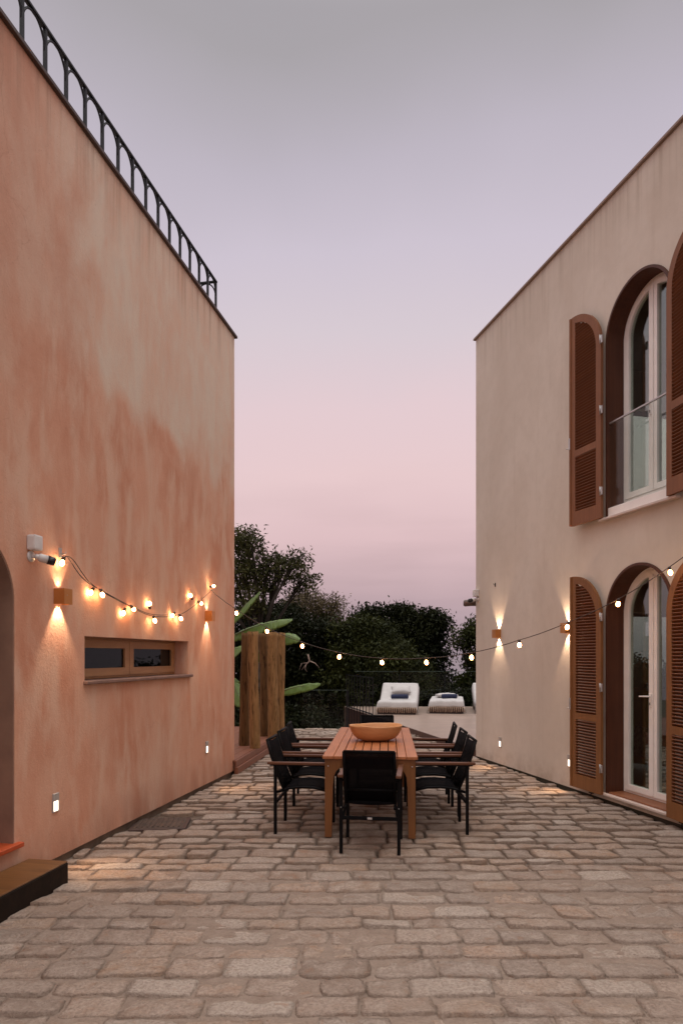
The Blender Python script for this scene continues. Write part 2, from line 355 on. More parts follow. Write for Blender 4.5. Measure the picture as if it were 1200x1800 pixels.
# ------------------------------------------------------------------ mesh helpers
class MB:
    def __init__(s): s.v = []; s.f = []; s.smooth = []
    def add(s, vs, fs, smooth=False, mat=None):
        o = len(s.v)
        s.v += [tuple(mat @ Vector(p)) if mat else tuple(p) for p in vs]
        s.f += [tuple(i+o for i in f) for f in fs]; s.smooth += [smooth]*len(fs)
        return s
    def box(s, x0, x1, y0, y1, z0, z1, bev=0.0, mat=None):
        if bev <= 0:
            vs = [(x, y, z) for z in (z0, z1) for y in (y0, y1) for x in (x0, x1)]
            return s.add(vs, [(0, 2, 3, 1), (4, 5, 7, 6), (0, 1, 5, 4), (2, 6, 7, 3), (0, 4, 6, 2), (1, 3, 7, 5)], False, mat)
        bm = bmesh.new(); bmesh.ops.create_cube(bm, size=1)
        for q in bm.verts: q.co = ((x0+x1)/2+q.co.x*(x1-x0), (y0+y1)/2+q.co.y*(y1-y0), (z0+z1)/2+q.co.z*(z1-z0))
        bmesh.ops.bevel(bm, geom=bm.edges[:], offset=bev, segments=2 if bev > .008 else 1, affect='EDGES', profile=.6)
        bm.verts.index_update()
        s.add([q.co[:] for q in bm.verts], [[q.index for q in f.verts] for f in bm.faces], bev > .03, mat); bm.free(); return s
    def tube(s, path, r, n=8, cap=True, smooth=True, mat=None):
        P = [Vector(p) for p in path]; rs = r if isinstance(r, (list, tuple)) else [r]*len(P)
        vs = []; fs = []
        up = None
        for i, p in enumerate(P):
            d = (P[min(i+1, len(P)-1)] - P[max(i-1, 0)]).normalized()
            if up is None: up = Vector((0, 0, 1)) if abs(d.z) < .9 else Vector((0, 1, 0))
            a = d.cross(up)
            if a.length < 1e-4: a = d.cross(Vector((1, 0, 0)))
            a.normalize(); b_ = a.cross(d).normalized(); up = b_
            for k in range(n):
                t_ = 2*math.pi*k/n + math.pi/n
                vs.append(p + (a*math.cos(t_)+b_*math.sin(t_))*rs[i])
        for i in range(len(P)-1):
            for k in range(n):
                k2 = (k+1) % n
                fs.append((i*n+k, i*n+k2, (i+1)*n+k2, (i+1)*n+k))
        if cap:
            fs.append(tuple(range(n))[::-1]); fs.append(tuple((len(P)-1)*n+k for k in range(n)))
        return s.add(vs, fs, smooth and n > 4, mat)
    def bar(s, a, b_, wd, mat=None):           # square section bar
        return s.tube([a, b_], wd*.7071, 4, True, False, mat)
    def lathe(s, prof, n=24, sx=1, sy=1, mat=None):
        vs = []; fs = []
        for r_, z in prof:
            for k in range(n):
                t_ = 2*math.pi*k/n; vs.append((r_*math.cos(t_)*sx, r_*math.sin(t_)*sy, z))
        for i in range(len(prof)-1):
            for k in range(n):
                k2 = (k+1) % n; fs.append((i*n+k, i*n+k2, (i+1)*n+k2, (i+1)*n+k))
        if prof[0][0] > 1e-5: fs.append(tuple(range(n))[::-1])
        if prof[-1][0] > 1e-5: fs.append(tuple((len(prof)-1)*n+k for k in range(n)))
        return s.add(vs, fs, True, mat)
    def ball(s, c, r_, n=12, sz=1):
        prof = [(max(1e-6, r_*math.sin(math.pi*i/8)), -r_*sz*math.cos(math.pi*i/8)) for i in range(9)]
        return s.lathe(prof, n, mat=Matrix.Translation(c))
    def slab(s, outer, holes, y0, y1):          # polygon with holes in the x-z plane, from y0 to y1
        loops = [outer] + list(holes)
        flat = [p for lp in loops for p in lp]
        tris = tessellate_polygon([[Vector((p[0], p[1], 0)) for p in lp] for lp in loops])
        n = len(flat)
        vs = [(p[0], y0, p[1]) for p in flat] + [(p[0], y1, p[1]) for p in flat]
        fs = []
        for a, b_, c in tris:
            A, B, D = flat[a], flat[b_], flat[c]
            cr2 = (B[0]-A[0])*(D[1]-A[1]) - (B[1]-A[1])*(D[0]-A[0])
            if abs(cr2) < 1e-12: continue
            if cr2 < 0: b_, c = c, b_
            fs.append((a, b_, c)); fs.append((a+n, c+n, b_+n))
        o = 0
        for lp in loops:
            m_ = len(lp)
            for i in range(m_): j = (i+1) % m_; fs.append((o+i, o+i+n, o+j+n, o+j))
            o += m_
        return s.add(vs, fs)
    def build(s, name, mat, parent=None, recalc=False):
        me = bpy.data.meshes.new(name); me.from_pydata(s.v, [], s.f); me.materials.append(mat)
        me.polygons.foreach_set("use_smooth", s.smooth); me.update()
        if recalc:
            bm = bmesh.new(); bm.from_mesh(me); bmesh.ops.recalc_face_normals(bm, faces=bm.faces[:]); bm.to_mesh(me); bm.free()
        o = bpy.data.objects.new(name, me); C.objects.link(o); o.parent = parent; return o

def tag(o, label=None, cat=None, group=None, kind=None):
    if label: o['label'] = label
    if cat: o['category'] = cat
    if group: o['group'] = group
    if kind: o['kind'] = kind
    return o
def thing(name, label, cat, loc=(0, 0, 0), rz=0, group=None):
    o = bpy.data.objects.new(name, None); C.objects.link(o); o.location = loc; o.rotation_euler = (0, 0, rz)
    o.empty_display_size = .1
    return tag(o, label, cat, group)
def copy_tree(o, parent=None):
    c = o.copy(); C.objects.link(c); c.parent = parent
    for ch in list(KIDS(o)): copy_tree(ch, c)
    return c
def KIDS(o): return [q for q in C.objects if q.parent == o]

# wall frames: local x runs along the wall, local y points into the building, origin at the far corner
YL = 9.27; AL = 409*YL/F; KL = 221/F
YR = 10.73; AR = 524*YR/F; KR = -288/F
CL = Vector((KL*YL-AL, YL, 0)); CR = Vector((KR*YR+AR, YR, 0))
RZL = math.atan2(1, KL)                 # local x away from the camera
RZR = math.atan2(-1, 288/F)             # local x towards the camera
def PL(px, py):
    Y = YL*409/(821-px); return -(YL-Y)*math.hypot(1, KL), EYE-(py-HZ)/F*Y
def PR(px, py):
    Y = YR*524/(px-312); return (YR-Y)*math.hypot(1, KR), EYE-(py-HZ)/F*Y
def WL(s, y=0, z=0): return CL + Matrix.Rotation(RZL, 3, 'Z') @ Vector((s, y, z))
def WR(s, y=0, z=0): return CR + Matrix.Rotation(RZR, 3, 'Z') @ Vector((s, y, z))
def G(px, py, z=0):
    Y = (EYE-z)*F/(py-HZ); return Vector(((px-600)/F*Y, Y, z))
def D(px, py, Y): return Vector(((px-600)/F*Y, Y, EYE-(py-HZ)/F*Y))

# ------------------------------------------------------------------ terrain, sea
def th(x, y):
    h = -.09
    e = 15.0 if x < .3 else 20.6
    if y > e: h -= min(1, (y-e)/1.6)*2.2 + max(0, y-e-1.6)*.085
    if x > 12: h -= (x-12)*.05
    h += noise.noise((x*.13, y*.13, 0))*min(1.4, max(0, (y-24)*.06))
    return max(h, -30)
xs = [-200, -120, -70, -40, -25, -16, -11] + [-8+.8*i for i in range(24)] + [12, 16, 24, 40, 70, 120, 200]
ys = [-60, -30, -12, -4, 2, 8, 12, 14.2, 15.0, 15.8, 16.6, 18, 19.5, 20.6, 21.4, 22.2, 24, 26, 29, 33, 38, 45, 55, 70, 95, 130, 180, 260, 360]
tb = MB(); vs = [(x, y, th(x, y)) for y in ys for x in xs]; nx = len(xs)
tb.add(vs, [(j*nx+i, j*nx+i+1, (j+1)*nx+i+1, (j+1)*nx+i) for j in range(len(ys)-1) for i in range(nx-1)], True)
tag(tb.build('terrain', M['soil']), kind='structure')
sb = MB(); sb.add([(-4000, -500, -26), (4000, -500, -26), (4000, 8000, -26), (-4000, 8000, -26)], [(0, 1, 2, 3)])
tag(sb.build('sea', M['water']), kind='structure')

# ------------------------------------------------------------------ paving
def wallx(y):
    l = KL*y-AL if y < YL else -2.6
    r = KR*y+AR if y < YR else 2.6
    return l, r
def fill(x, y):     # how full of sand the joints are
    t_ = (y + noise.noise((x*.8, y*.8, 3))*.5 - 4.9)/.8
    return max(0, min(1, 1-t_))
jb = MB(); gx = 260; gy = 420
vs = []
for j in range(gy+1):
    y = 1.2 + (15.25-1.2)*j/gy
    for i in range(gx+1):
        x = -3.9 + 8.9*i/gx
        z = -.034 + .0265*fill(x, y) + noise.noise((x*3, y*3, 0))*.0055 + noise.noise((x*13, y*16, 0))*.005 + noise.noise((x*34, y*34, 0))*.002
        vs.append((x, y, z))
jb.add(vs, [(j*(gx+1)+i, j*(gx+1)+i+1, (j+1)*(gx+1)+i+1, (j+1)*(gx+1)+i) for j in range(gy) for i in range(gx)], True)
tag(jb.build('ground', M['joint']), kind='structure')

pv = []; pf = []; prim = []
rnd = random.Random(11)
def add_stone(x0, x1, y0, y1, ox):
    nu, nv = 11, 7
    cx, cy = (x0+x1)/2, (y0+y1)/2; hx, hy = (x1-x0)/2, (y1-y0)/2
    h0 = rnd.uniform(-.006, .007); tx = rnd.uniform(-.006, .006); ty = rnd.uniform(-.013, .001)
    sk = rnd.uniform(-.05, .05); rot = rnd.uniform(-.018, .018)
    o = len(pv); pw = rnd.uniform(7, 18)
    for j in range(nv):
        for i in range(nu):
            u = -1+2*i/(nu-1); v = -1+2*j/(nv-1)
            u = math.copysign(abs(u)**.75, u); v = math.copysign(abs(v)**.75, v)
            k = max(1.0, (abs(u)**pw+abs(v)**pw)**(1/pw)/max(abs(u), abs(v), 1e-6))
            x = u/k*hx; y = v/k*hy*(1+sk*u)
            e = max(abs(u), abs(v))
            wx, wy = cx+x, cy+y
            if e > .9:
                q = noise.noise((wx*9+ox, wy*9, 1.3))*.014 + noise.noise((wx*28+ox, wy*28, 4))*.008
                x += q*abs(u); y += q*abs(v) + noise.noise((wx*14, oy_(wy), 2))*.010*abs(v)
            z = h0 + tx*u + ty*v + noise.noise((wx*7+ox, wy*11, 5))*.009 + noise.noise((wx*24, wy*30, 6))*.005
            z -= (.0075-.0035*fill(cx, cy))*max(0, (e-.6)/.4)**2.4
            x, y = x-rot*y, y+rot*x
            pv.append((cx+x, cy+y, z)); prim.append((1.0 if e > .98 else 0.0)*(1-.55*fill(cx+x, cy+y)))
    ring = [i for i in range(nu)] + [j*nu+nu-1 for j in range(1, nv)] + [(nv-1)*nu+i for i in range(nu-2, -1, -1)] + [j*nu for j in range(nv-2, 0, -1)]
    for j in range(nv-1):
        for i in range(nu-1): pf.append((o+j*nu+i, o+j*nu+i+1, o+(j+1)*nu+i+1, o+(j+1)*nu+i))
    b0 = len(pv)
    for r_ in ring:
        p = pv[o+r_]; pv.append((cx+(p[0]-cx)*1.02, cy+(p[1]-cy)*1.03, -.05)); prim.append(1.0)
    m_ = len(ring)
    for i in range(m_): j = (i+1) % m_; pf.append((o+ring[j], o+ring[i], b0+i, b0+j))
def oy_(y): return y*14
y = 1.4
while y < 15.1:
    d = rnd.choice([rnd.uniform(.150, .185), rnd.uniform(.195, .235), rnd.uniform(.21, .25)])
    l, r_ = wallx(y)
    x = l - rnd.uniform(0, .3)
    edge = 15.12 - .0
    while x < r_:
        ln = rnd.choice([rnd.uniform(.22, .32), rnd.uniform(.29, .40), rnd.uniform(.34, .46)])
        g_ = rnd.uniform(.003, .008) + (.003 if y > 5.2 else 0); gy_ = rnd.uniform(.001, .005) + (.004 if y > 5.2 else 0)
        xa, xb = max(x+g_, l+.01), min(x+ln-g_, r_-.012)
        # the drain cover replaces stones here
        if 6.22 < y+d/2 < 6.84:
            if xa < -2.09 < xb: xb = -2.09
            elif xa < -1.51 < xb: xa = -1.51
            elif -2.09 <= xa and xb <= -1.51: xb = xa
        if xb-xa > .07 and not (y > 13.6 and xb < -1.3):
            dz = rnd.uniform(-.01, .01)
            add_stone(xa, xb, y+gy_+dz, y+d-gy_+dz, rnd.uniform(0, 50))
        x += ln
    y += d
me = bpy.data.meshes.new('paving'); me.from_pydata(pv, [], pf); me.materials.append(M['stone'])
me.polygons.foreach_set("use_smooth", [True]*len(pf))
a = me.attributes.new("rim", 'FLOAT', 'POINT'); a.data.foreach_set("value", prim)
me.update(); po = bpy.data.objects.new('paving', me); C.objects.link(po); tag(po, kind='structure')

# drain cover
dr = thing('drain_cover', 'dark cast iron drain cover let into the paving by the terracotta wall', 'drain cover', (-1.80, 6.52, .0), R(6))
MB().box(-.27, .27, -.22, .22, -.03, .002, .004).build('frame', M['cap_dark'], dr)
b_ = MB()
b_.box(-.235, .235, -.185, .185, -.02, .006, .003)
for i in range(9): b_.box(-.21+i*.05, -.19+i*.05, -.16, .16, .006, .012)
b_.build('grate', M['drain'], dr)

# ------------------------------------------------------------------ helper shapes for arches
def quarter(Rr, zc, z0, i, sgn=1, cx=0, n=20, hi_in=None):
    """closed polygon of a half-arch leaf: straight tall side at cx, low side at cx+sgn*Rr, inset by i"""
    hi_in = i if hi_in is None else hi_in
    rr = Rr-i; a0 = math.acos(min(1, hi_in/rr))
    pts = [(cx+sgn*hi_in, z0+i), (cx+sgn*rr, z0+i)]
    for k in range(n+1):
        a_ = a0*k/n
        pts.append((cx+sgn*rr*math.cos(a_), zc+rr*math.sin(a_)))
    return pts if sgn > 0 else pts
def arch(hw, zc, z0, cx, n=36):
    pts = [(cx-hw, z0), (cx+hw, z0)]
    for k in range(n+1):
        a_ = math.pi*k/n; pts.append((cx+hw*math.cos(a_), zc+hw*math.sin(a_)))
    return pts

# ------------------------------------------------------------------ RIGHT HOUSE
rh = thing('house', 'beige stucco house with arched shuttered doors on the right side', 'house', CR, RZR)
HR = PR(836, 598)[1]
LEN_R = 10.9
SC = (YR-6.95)*math.hypot(1, KR); HW = .52
Z0a, Z0b = .10, 3.24
APa, APb = 2.66, 5.75
TH = .24
outer = [(0, .03), (LEN_R, .03), (LEN_R, HR), (0, HR)]
b_ = MB()
b_.slab(outer, [arch(HW, APa-HW, Z0a, SC), arch(HW, APb-HW, Z0b, SC)], 0, TH)
# end wall facing away (towards the deck) with its two big windows; side/back walls; all as solid slabs
def quad_wall(mb, x0, x1, y0, y1, z0, z1): mb.box(x0, x1, y0, y1, z0, z1)
K0, K1 = 2.68, 5.3
quad_wall(b_, 0, TH, TH, K0, .05, HR)
quad_wall(b_, 0, TH, K0, K1, .05, .12); quad_wall(b_, 0, TH, K0, K1, 2.41, 3.3); quad_wall(b_, 0, TH, K0, K1, 5.90, HR)
quad_wall(b_, 0, TH, K1, 7.0, .05, HR)
quad_wall(b_, LEN_R-TH, LEN_R, TH, 7.0, .05, HR)
quad_wall(b_, TH, LEN_R-TH, 7.0-TH, 7.0, .05, HR)
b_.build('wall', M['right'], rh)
MB().box(.02, LEN_R-.02, .012, TH, -.05, .03).build('plinth', M['soil'], rh)
MB().box(-.035, LEN_R+.03, -.035, .30, HR, HR+.032, .004).build('coping', M['cap_pink'], rh)
MB().box(TH, LEN_R-TH, .30, 7.0-TH, HR-.30, HR-.10).build('roof', M['interior'], rh)
MB().box(TH, LEN_R-TH, TH, 7.0-TH, 2.9, 3.22).build('upper_floor', M['interior'], rh)
MB().box(TH, LEN_R-TH, TH, 7.0-TH, -.02, .09).build('floor', M['floor_in'], rh)
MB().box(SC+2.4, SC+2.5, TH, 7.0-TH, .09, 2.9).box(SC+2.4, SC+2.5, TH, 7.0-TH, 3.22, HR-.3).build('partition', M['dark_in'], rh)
# end windows
for z0, z1 in ((.12, 2.41), (3.3, 5.90)):
    f = MB()
    for ky in (K0, K0+1.15, K1-.06): f.box(.08, .14, ky, ky+.06, z0, z1)
    f.box(.08, .14, K0+.06, K1-.06, z1-.06, z1); f.box(.08, .14, K0+.06, K1-.06, z0, z0+.06)
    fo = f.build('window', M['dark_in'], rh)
    MB().box(.105, .111, K0+.06, K0+1.15, z0+.06, z1-.06).box(.105, .111, K0+1.21, K1-.06, z0+.06, z1-.06).build('pane', M['glass'], fo)

def arched_door(z0, ap, upper):
    zc = ap-HW
    lin_ = MB(); ring_o = arch(HW-.002, zc, z0, SC); ring_i = arch(HW-.028, zc, z0+.001, SC)
    # lining that stands a little proud of the wall
    n = len(ring_o); vs = []
    order = list(range(1, n)) + [0]        # start at right foot, over the arch, to left foot
    O = [ring_o[i] for i in order]; I = [ring_i[i] for i in order]
    for y_ in (-.022, TH):
        vs += [(p[0], y_, p[1]) for p in O] + [(p[0], y_, p[1]) for p in I]
    fs = []
    for i in range(n-1):
        a0, a1 = i, i+1; i0, i1 = n+i, n+i+1
        fs += [(a0, a1, i1, i0), (2*n+i0, 2*n+i1, 2*n+a1, 2*n+a0), (i0, i1, 2*n+i1, 2*n+i0), (a1, a0, 2*n+a0, 2*n+a1)]
    fs += [(0, n, 3*n, 2*n), (n-1, 3*n-1, 4*n-1, 2*n-1)]
    lin_.add(vs, fs)
    fr = MB(); Y0, Y1 = TH-.045, TH+.015
    Ro = HW-.03
    outer = arch(Ro, zc, z0+(.10 if upper else .03), SC); inner = arch(Ro-.034, zc, z0+(.20 if upper else .055), SC)
    fr.slab(outer, [inner], Y0, Y1)
    door = fr.build('arched_door', M['white'], rh)
    lin_.build('lining', M['lining'], door)
    Rl = Ro-.038; zb = z0+(.205 if upper else .06)
    for sg in (-1, 1):
        lf = MB(); Po = quarter(Rl, zc, zb, 0.0, sg, SC, hi_in=.002); Pi = quarter(Rl, zc, zb, .062, sg, SC)
        lf.slab(Po, [Pi], Y0-.014, Y1-.012)
        leaf = lf.build('door_leaf', M['white'], door)
        Pg = quarter(Rl, zc, zb, .058, sg, SC)
        MB().slab(Pg, [], Y0+.012, Y0+.018).build('pane', M['glass'], door)
    # astragal over the meeting stiles
    MB().box(SC-.012, SC+.012, Y0-.024, Y0-.0145, zb+.01, zc+Rl-.05, .003).build('astragal', M['white'], door)
    h = MB(); hz = z0+1.12
    h.box(SC-.045, SC-.018, Y0-.026, Y0-.0145, hz-.10, hz+.05, .003)
    h.tube([(SC-.031, Y0-.02, hz+.015), (SC-.031, Y0-.065, hz+.015)], .009, 8)
    h.tube([(SC-.028, Y0-.065, hz+.015), (SC-.09, Y0-.068, hz+.012), (SC-.155, Y0-.06, hz+.008)], .009, 8)
    h.build('handle', M['white'], door)
    MB().box(SC-.037, SC-.026, Y0-.030, Y0-.0265, hz-.08, hz-.05, .001).build('keyhole', M['iron'], door)
    if upper:
        MB().box(SC-HW+.028, SC+HW-.028, -.01, Y0-.0005, z0-.001, z0+.105, .004).build('white_base_panel', M['white'], door)
        MB().box(SC-HW-.075, SC+HW+.10, -.07, -.0101, z0-.035, z0-.004, .006).build('sill', M['marble'], door)
        g_ = MB().box(SC-HW+.03, SC+HW-.03, .012, .022, z0+.11, z0+1.06).build('glass_guard', M['guard'], door)
        MB().box(SC-HW+.028, SC+HW-.028, .006, .028, z0+1.06, z0+1.078, .002).build('guard_rail', M['steel'], door)
    else:
        MB().box(SC-HW+.028, SC+HW-.028, -.005, Y0-.0005, z0-.001, z0+.028, .004).build('threshold', M['threshold'], door)
        MB().box(SC-HW-.06, SC+HW+.06, -.055, -.0055, z0-.018, z0+.012, .005).build('sill', M['marble'], door)
    return door
arched_door(Z0a, APa, False)
arched_door(Z0b, APb, True)

def build_shutter(side, z0, top, wm):
    W = .535; Rr = W; zc = top-Rr; T = .036; st = .085
    # polygon in x (0 at hinge .. W at free edge): mirror quarter about free edge
    q = lambda i, hi=None, zb=z0: [(W-(p[0]), p[1]) for p in quarter(Rr, zc, zb, i, 1, 0, hi_in=hi)]
    Po = q(0, 0.0)
    mid0, mid1 = z0+.82, z0+.90
    up = [(W-p[0], p[1]) for p in quarter(Rr, zc, mid1-st, st, 1, 0, hi_in=st*.9)]
    lo = [(W-st*.9, z0+.165), (st, z0+.165), (st, mid0), (W-st*.9, mid0)]
    s_ = MB().slab(Po, [up, lo], -T, 0)
    # astragal strip down the free edge
    s_.box(W-.004, W+.022, -T-.014, -.002, z0+.003, top-.004, .003)
    so = s_.build('shutter', wm, rh)
    lv = MB(); z = z0+.175
    while z < top-.06:
        if mid0-.012 < z < mid1+.014: z += .012; continue
        x0, x1 = st-.006, W-st*.9+.006
        if z > zc:
            dx = math.sqrt(max(0, (Rr-st)**2-(z+.012-zc)**2)); x0 = max(x0, W-dx-.004)
        if x1-x0 > .03:
            mt = Matrix.Translation((0, -T*.5, z)) @ Matrix.Rotation(R(-38), 4, 'X')
            lv.box(x0, x1, -.021, .021, -.004, .004, 0, mt)
        z += .0345
    lv.build('louvres', M['louvre'], so)
    for hz in ((z0+.30, z0+1.22, z0+2.02) if side < 0 else ()):
        MB().box(-.035, .004, -T-.012, -T-.001, hz-.045, hz+.045, .003).tube([(-.006, -T-.014, hz-.05), (-.006, -T-.014, hz+.05)], .007, 8).build('hinge', M['steel'], so)
    lt = MB().box(W-.002, W+.026, -T-.022, -T-.0145, z0+.93, z0+1.07, .002)
    lt.tube([(W+.02, -T-.02, z0+.95), (W+.055, -T-.03, z0+.95)], .006, 6)
    lt.build('latch', M['steel'], so)
    return so
def hang(so, side, ang):
    # left-of-opening leaf (far side) opens towards smaller s: mirror by rotating 180 deg is wrong, so scale the mesh instead
    me = so.data
    def flip(o):
        for v in o.data.vertices: v.co.x = -v.co.x
        o.data.flip_normals()
    if side < 0:
        flip(so)
        for c in KIDS(so): flip(c)
    so.location = (SC+side*(HW-.004), -.052, 0)
    so.rotation_euler = (0, 0, -side*ang)
for z0, top, wm, angs in ((Z0a-.01, APa-.03, M['shutter'], (R(2), R(7))), (Z0b+.0, APb-.03+.04, M['shutter_up'], (R(3), R(7)))):
    for side, ang in ((-1, angs[0]), (1, angs[1])):
        so = build_shutter(side, z0, top, wm); hang(so, side, ang)
        if side < 0 and z0 < 1: tag(so, 'orange brown louvred half-arch shutter folded back on the wall')
# black shutter catches under the lower shutters
for s_ in (SC-HW-.20, SC+HW+.18):
    c_ = MB(); c_.tube([(s_, 0, .055+.02), (s_, -.07, .065), (s_, -.075, .03)], .008, 6); c_.box(s_-.04, s_+.03, -.075, -.06, .068, .078)
    c_.build('shutter_catch', M['iron'], rh)

# ------------------------------------------------------------------ LEFT HOUSE
lh = thing('house', 'terracotta limewashed house with roof railing on the left side', 'house', CL, RZL)
HL = PL(413, 595)[1]; LEN_L = 8.6
wa, zt = PL(149, 1118); wb, _ = PL(331, 1124); zb_ = PL(149, 1199)[1]
aR = .52; a_right = PL(26, 1200)[0]; a_c = a_right-aR; a_top = 2.58; a_bot = .30
THL = .55
b_ = MB()
b_.slab([(-LEN_L, .05), (0, .05), (0, HL), (-LEN_L, HL)],
        [arch(aR, a_top-aR, a_bot, a_c), [(wa, zb_), (wb, zb_), (wb, zt), (wa, zt)]], 0, THL)
b_.box(-THL, 0, THL, 7, .05, HL); b_.box(-LEN_L, -LEN_L+THL, THL, 7, .05, HL); b_.box(-LEN_L+THL, -THL, 7-THL, 7, .05, HL)
b_.build('wall', M['left'], lh)
MB().box(-LEN_L+.02, -.02, .03, THL, -.05, .05).build('plinth', M['concrete'], lh)
MB().box(-LEN_L, .04, -.035, .32, HL, HL+.035, .004).build('coping', M['cap_dark'], lh)
MB().box(-LEN_L+THL, -THL, .32, 7-THL, HL-.32, HL-.12).build('roof', M['interior'], lh)
MB().box(-LEN_L+THL, -THL, THL, 7-THL, -.02, .28).build('floor', M['floor_in'], lh)
def arch_shade_liner(mb, cx, hw, zc, z0, y0, y1, th):
    ro = arch(hw-.002, zc, z0, cx); ri = arch(hw-th, zc, z0+.001, cx); n = len(ro); order = list(range(1, n))+[0]
    O = [ro[i] for i in order]; I = [ri[i] for i in order]; vs = []; fs = []
    for y_ in (y0, y1): vs += [(p[0], y_, p[1]) for p in O] + [(p[0], y_, p[1]) for p in I]
    for i in range(n-1):
        a0, a1 = i, i+1; i0, i1 = n+i, n+i+1
        fs += [(a0, a1, i1, i0), (2*n+i0, 2*n+i1, 2*n+a1, 2*n+a0), (i0, i1, 2*n+i1, 2*n+i0), (a1, a0, 2*n+a0, 2*n+a1)]
    fs += [(0, n, 3*n, 2*n), (n-1, 3*n-1, 4*n-1, 2*n-1)]
    mb.add(vs, fs); return mb
M['recess'] = simple('shaded_plaster', (.30, .175, .12), .95, (.20, .115, .08), 3, bmp=.4)  # wall plaster darkened by hand for the shade inside the arch
arch_shade_liner(MB(), a_c, aR, a_top-aR, a_bot, .004, THL, .012).build('recess_shade', M['recess'], lh)  # added thin liner that carries the painted shade of the reveal
# niche door behind the arch
nd = MB().slab(arch(aR+.02, a_top-aR, a_bot-.01, a_c), [], THL-.02, THL+.03).build('recessed_door', M['left'], lh)
MB().box(a_c-aR-.03, a_c+aR+.05, -.045, THL-.03, a_bot-.03, a_bot+.004, .004).build('door_sill', M['redtile'], lh)
# low window
win = MB(); yf = .17
fz0, fz1 = zb_+.015, zt-.002
win.slab([(wa+.004, fz0), (wb-.004, fz0), (wb-.004, fz1), (wa+.004, fz1)], [[(wa+.03, fz0+.02), (wb-.03, fz0+.02), (wb-.03, fz1-.02), (wa+.03, fz1-.02)]], yf, yf+.08)
wo = win.build('window', M['win_wood'], lh)
mid = (wa+wb)/2-.02
for x0, x1 in ((wa+.032, mid-.004), (mid+.004, wb-.032)):
    ss = MB().slab([(x0, fz0+.022), (x1, fz0+.022), (x1, fz1-.022), (x0, fz1-.022)], [[(x0+.085, fz0+.095), (x1-.085, fz0+.095), (x1-.085, fz1-.095), (x0+.085, fz1-.095)]], yf-.014, yf+.04)
    ss.build('sash', M['win_wood'], wo)
    MB().box(x0+.083, x1-.083, yf+.005, yf+.011, fz0+.093, fz1-.093).build('pane', M['glass_dark'], wo)
MB().box(wa-.02, wb+.05, -.045, yf-.001, zb_-.022, zb_+.010, .006).build('sill', M['sill'], wo)

# roof railing of arches
K = F*(AL+.15)
rail = thing('roof_railing', 'black iron railing of small arches along the roof of the terracotta house', 'railing', CL, RZL)
RT = .0
sb_ = .15/math.hypot(1, KL)*1.0; set_ = .15*math.cos(math.atan(KL))
posts_Y = [K/(821-378) - .279*i for i in range(20)]
rz_top = EYE+(HZ-496)/F*(K/(821-380))
s_of = lambda Y: -(YL-Y)*math.hypot(1, KL)
S0 = s_of(posts_Y[0]); dS = .279*math.hypot(1, KL)
Slast = S0-dS*(len(posts_Y)-1)
MB().box(Slast-.02, S0+.02, set_-.018, set_+.018, rz_top-.012, rz_top+.012, .003).build('top_rail', M['iron'], rail)
MB().box(-1.6, 0, -.018, .018, -.012, .012, .003, Matrix.Translation((S0, set_+.0, rz_top)) @ Matrix.Rotation(R(-90), 4, 'Z')).build('return_rail', M['iron'], rail)
pt = MB().box(-.013, .013, -.013, .013, HL+.03, rz_top-.012).build('post', M['iron'], rail); pt.location = (S0, set_, 0)
ar = MB(); zs = rz_top-.20
ar.tube([(-dS/2+dS/2*math.cos(math.pi*k/16)*.97, 0, zs+.185*math.sin(math.pi*k/16)) for k in range(17)], .010, 6)
ar = ar.build('arch', M['iron'], rail); ar.location = (S0, set_, 0)
for i in range(1, len(posts_Y)):
    c = pt.copy(); C.objects.link(c); c.location = (S0-dS*i, set_, 0)
    if i < len(posts_Y)-1:
        c = ar.copy(); C.objects.link(c); c.location = (S0-dS*i, set_, 0)
for i in range(1, 5):
    c = pt.copy(); C.objects.link(c); c.location = (S0, set_+dS*i, 0)
for i in range(0, 4):
    c = ar.copy(); C.objects.link(c); c.location = (S0, set_+dS*i, 0); c.rotation_euler = (0, 0, R(-90))

# ------------------------------------------------------------------ wall lamps (up/down copper boxes)
def wall_lamp(loc, rz, label, e=1.0, up=1.0, wdt=.11, hgt=.125):
    t_ = thing('wall_lamp', label, 'wall lamp', loc, rz, 'up and down wall lamps')
    b_ = MB(); w2, h2, dp = wdt/2, hgt/2, .095
    b_.box(-w2, w2, -dp, -dp+.004, -h2, h2); b_.box(-w2, -w2+.004, -dp+.004, -.001, -h2, h2); b_.box(w2-.004, w2, -dp+.004, -.001, -h2, h2)
    b_.build('shade', M['brass'], t_)
    MB().tube([(0, -.048, -.022), (0, -.048, .022)], .03, 12).build('lamp_core', M['lamp_glow'], t_)
    MB().ball((-w2*.25, -dp-.001, .01), .003, 6).build('screw', M['steel'], t_)
    for sg in (1, -1):
        ld = bpy.data.lights.new('lamp_light', 'SPOT'); ld.energy = 22*e*(up if sg > 0 else 1); ld.color = (1, .70, .45)
        ld.spot_size = R(72); ld.spot_blend = .6; ld.shadow_soft_size = .012
        lo_ = bpy.data.objects.new('lamp_light', ld); C.objects.link(lo_); lo_.parent = t_
        lo_.location = (0, -.045, sg*.026); lo_.rotation_euler = (R(180) if sg > 0 else 0, 0, 0)
        # tip the beam a little towards the wall
        lo_.rotation_euler.x += R(-7)*(1 if sg > 0 else -1)
s_, z_ = PL(102, 1049); wall_lamp(WL(s_, 0, z_), RZL, 'copper up-down wall lamp below the camera on the terracotta wall', 1.2, .3)
s_, z_ = PL(363, 1083); wall_lamp(WL(s_, 0, z_), RZL, 'copper up-down wall lamp near the far corner of the terracotta wall', 1.0, .35)
s_, z_ = PR(877, 1114); wall_lamp(WR(s_, 0, z_), RZR, 'copper up-down wall lamp near the far corner of the beige wall', 1.1)
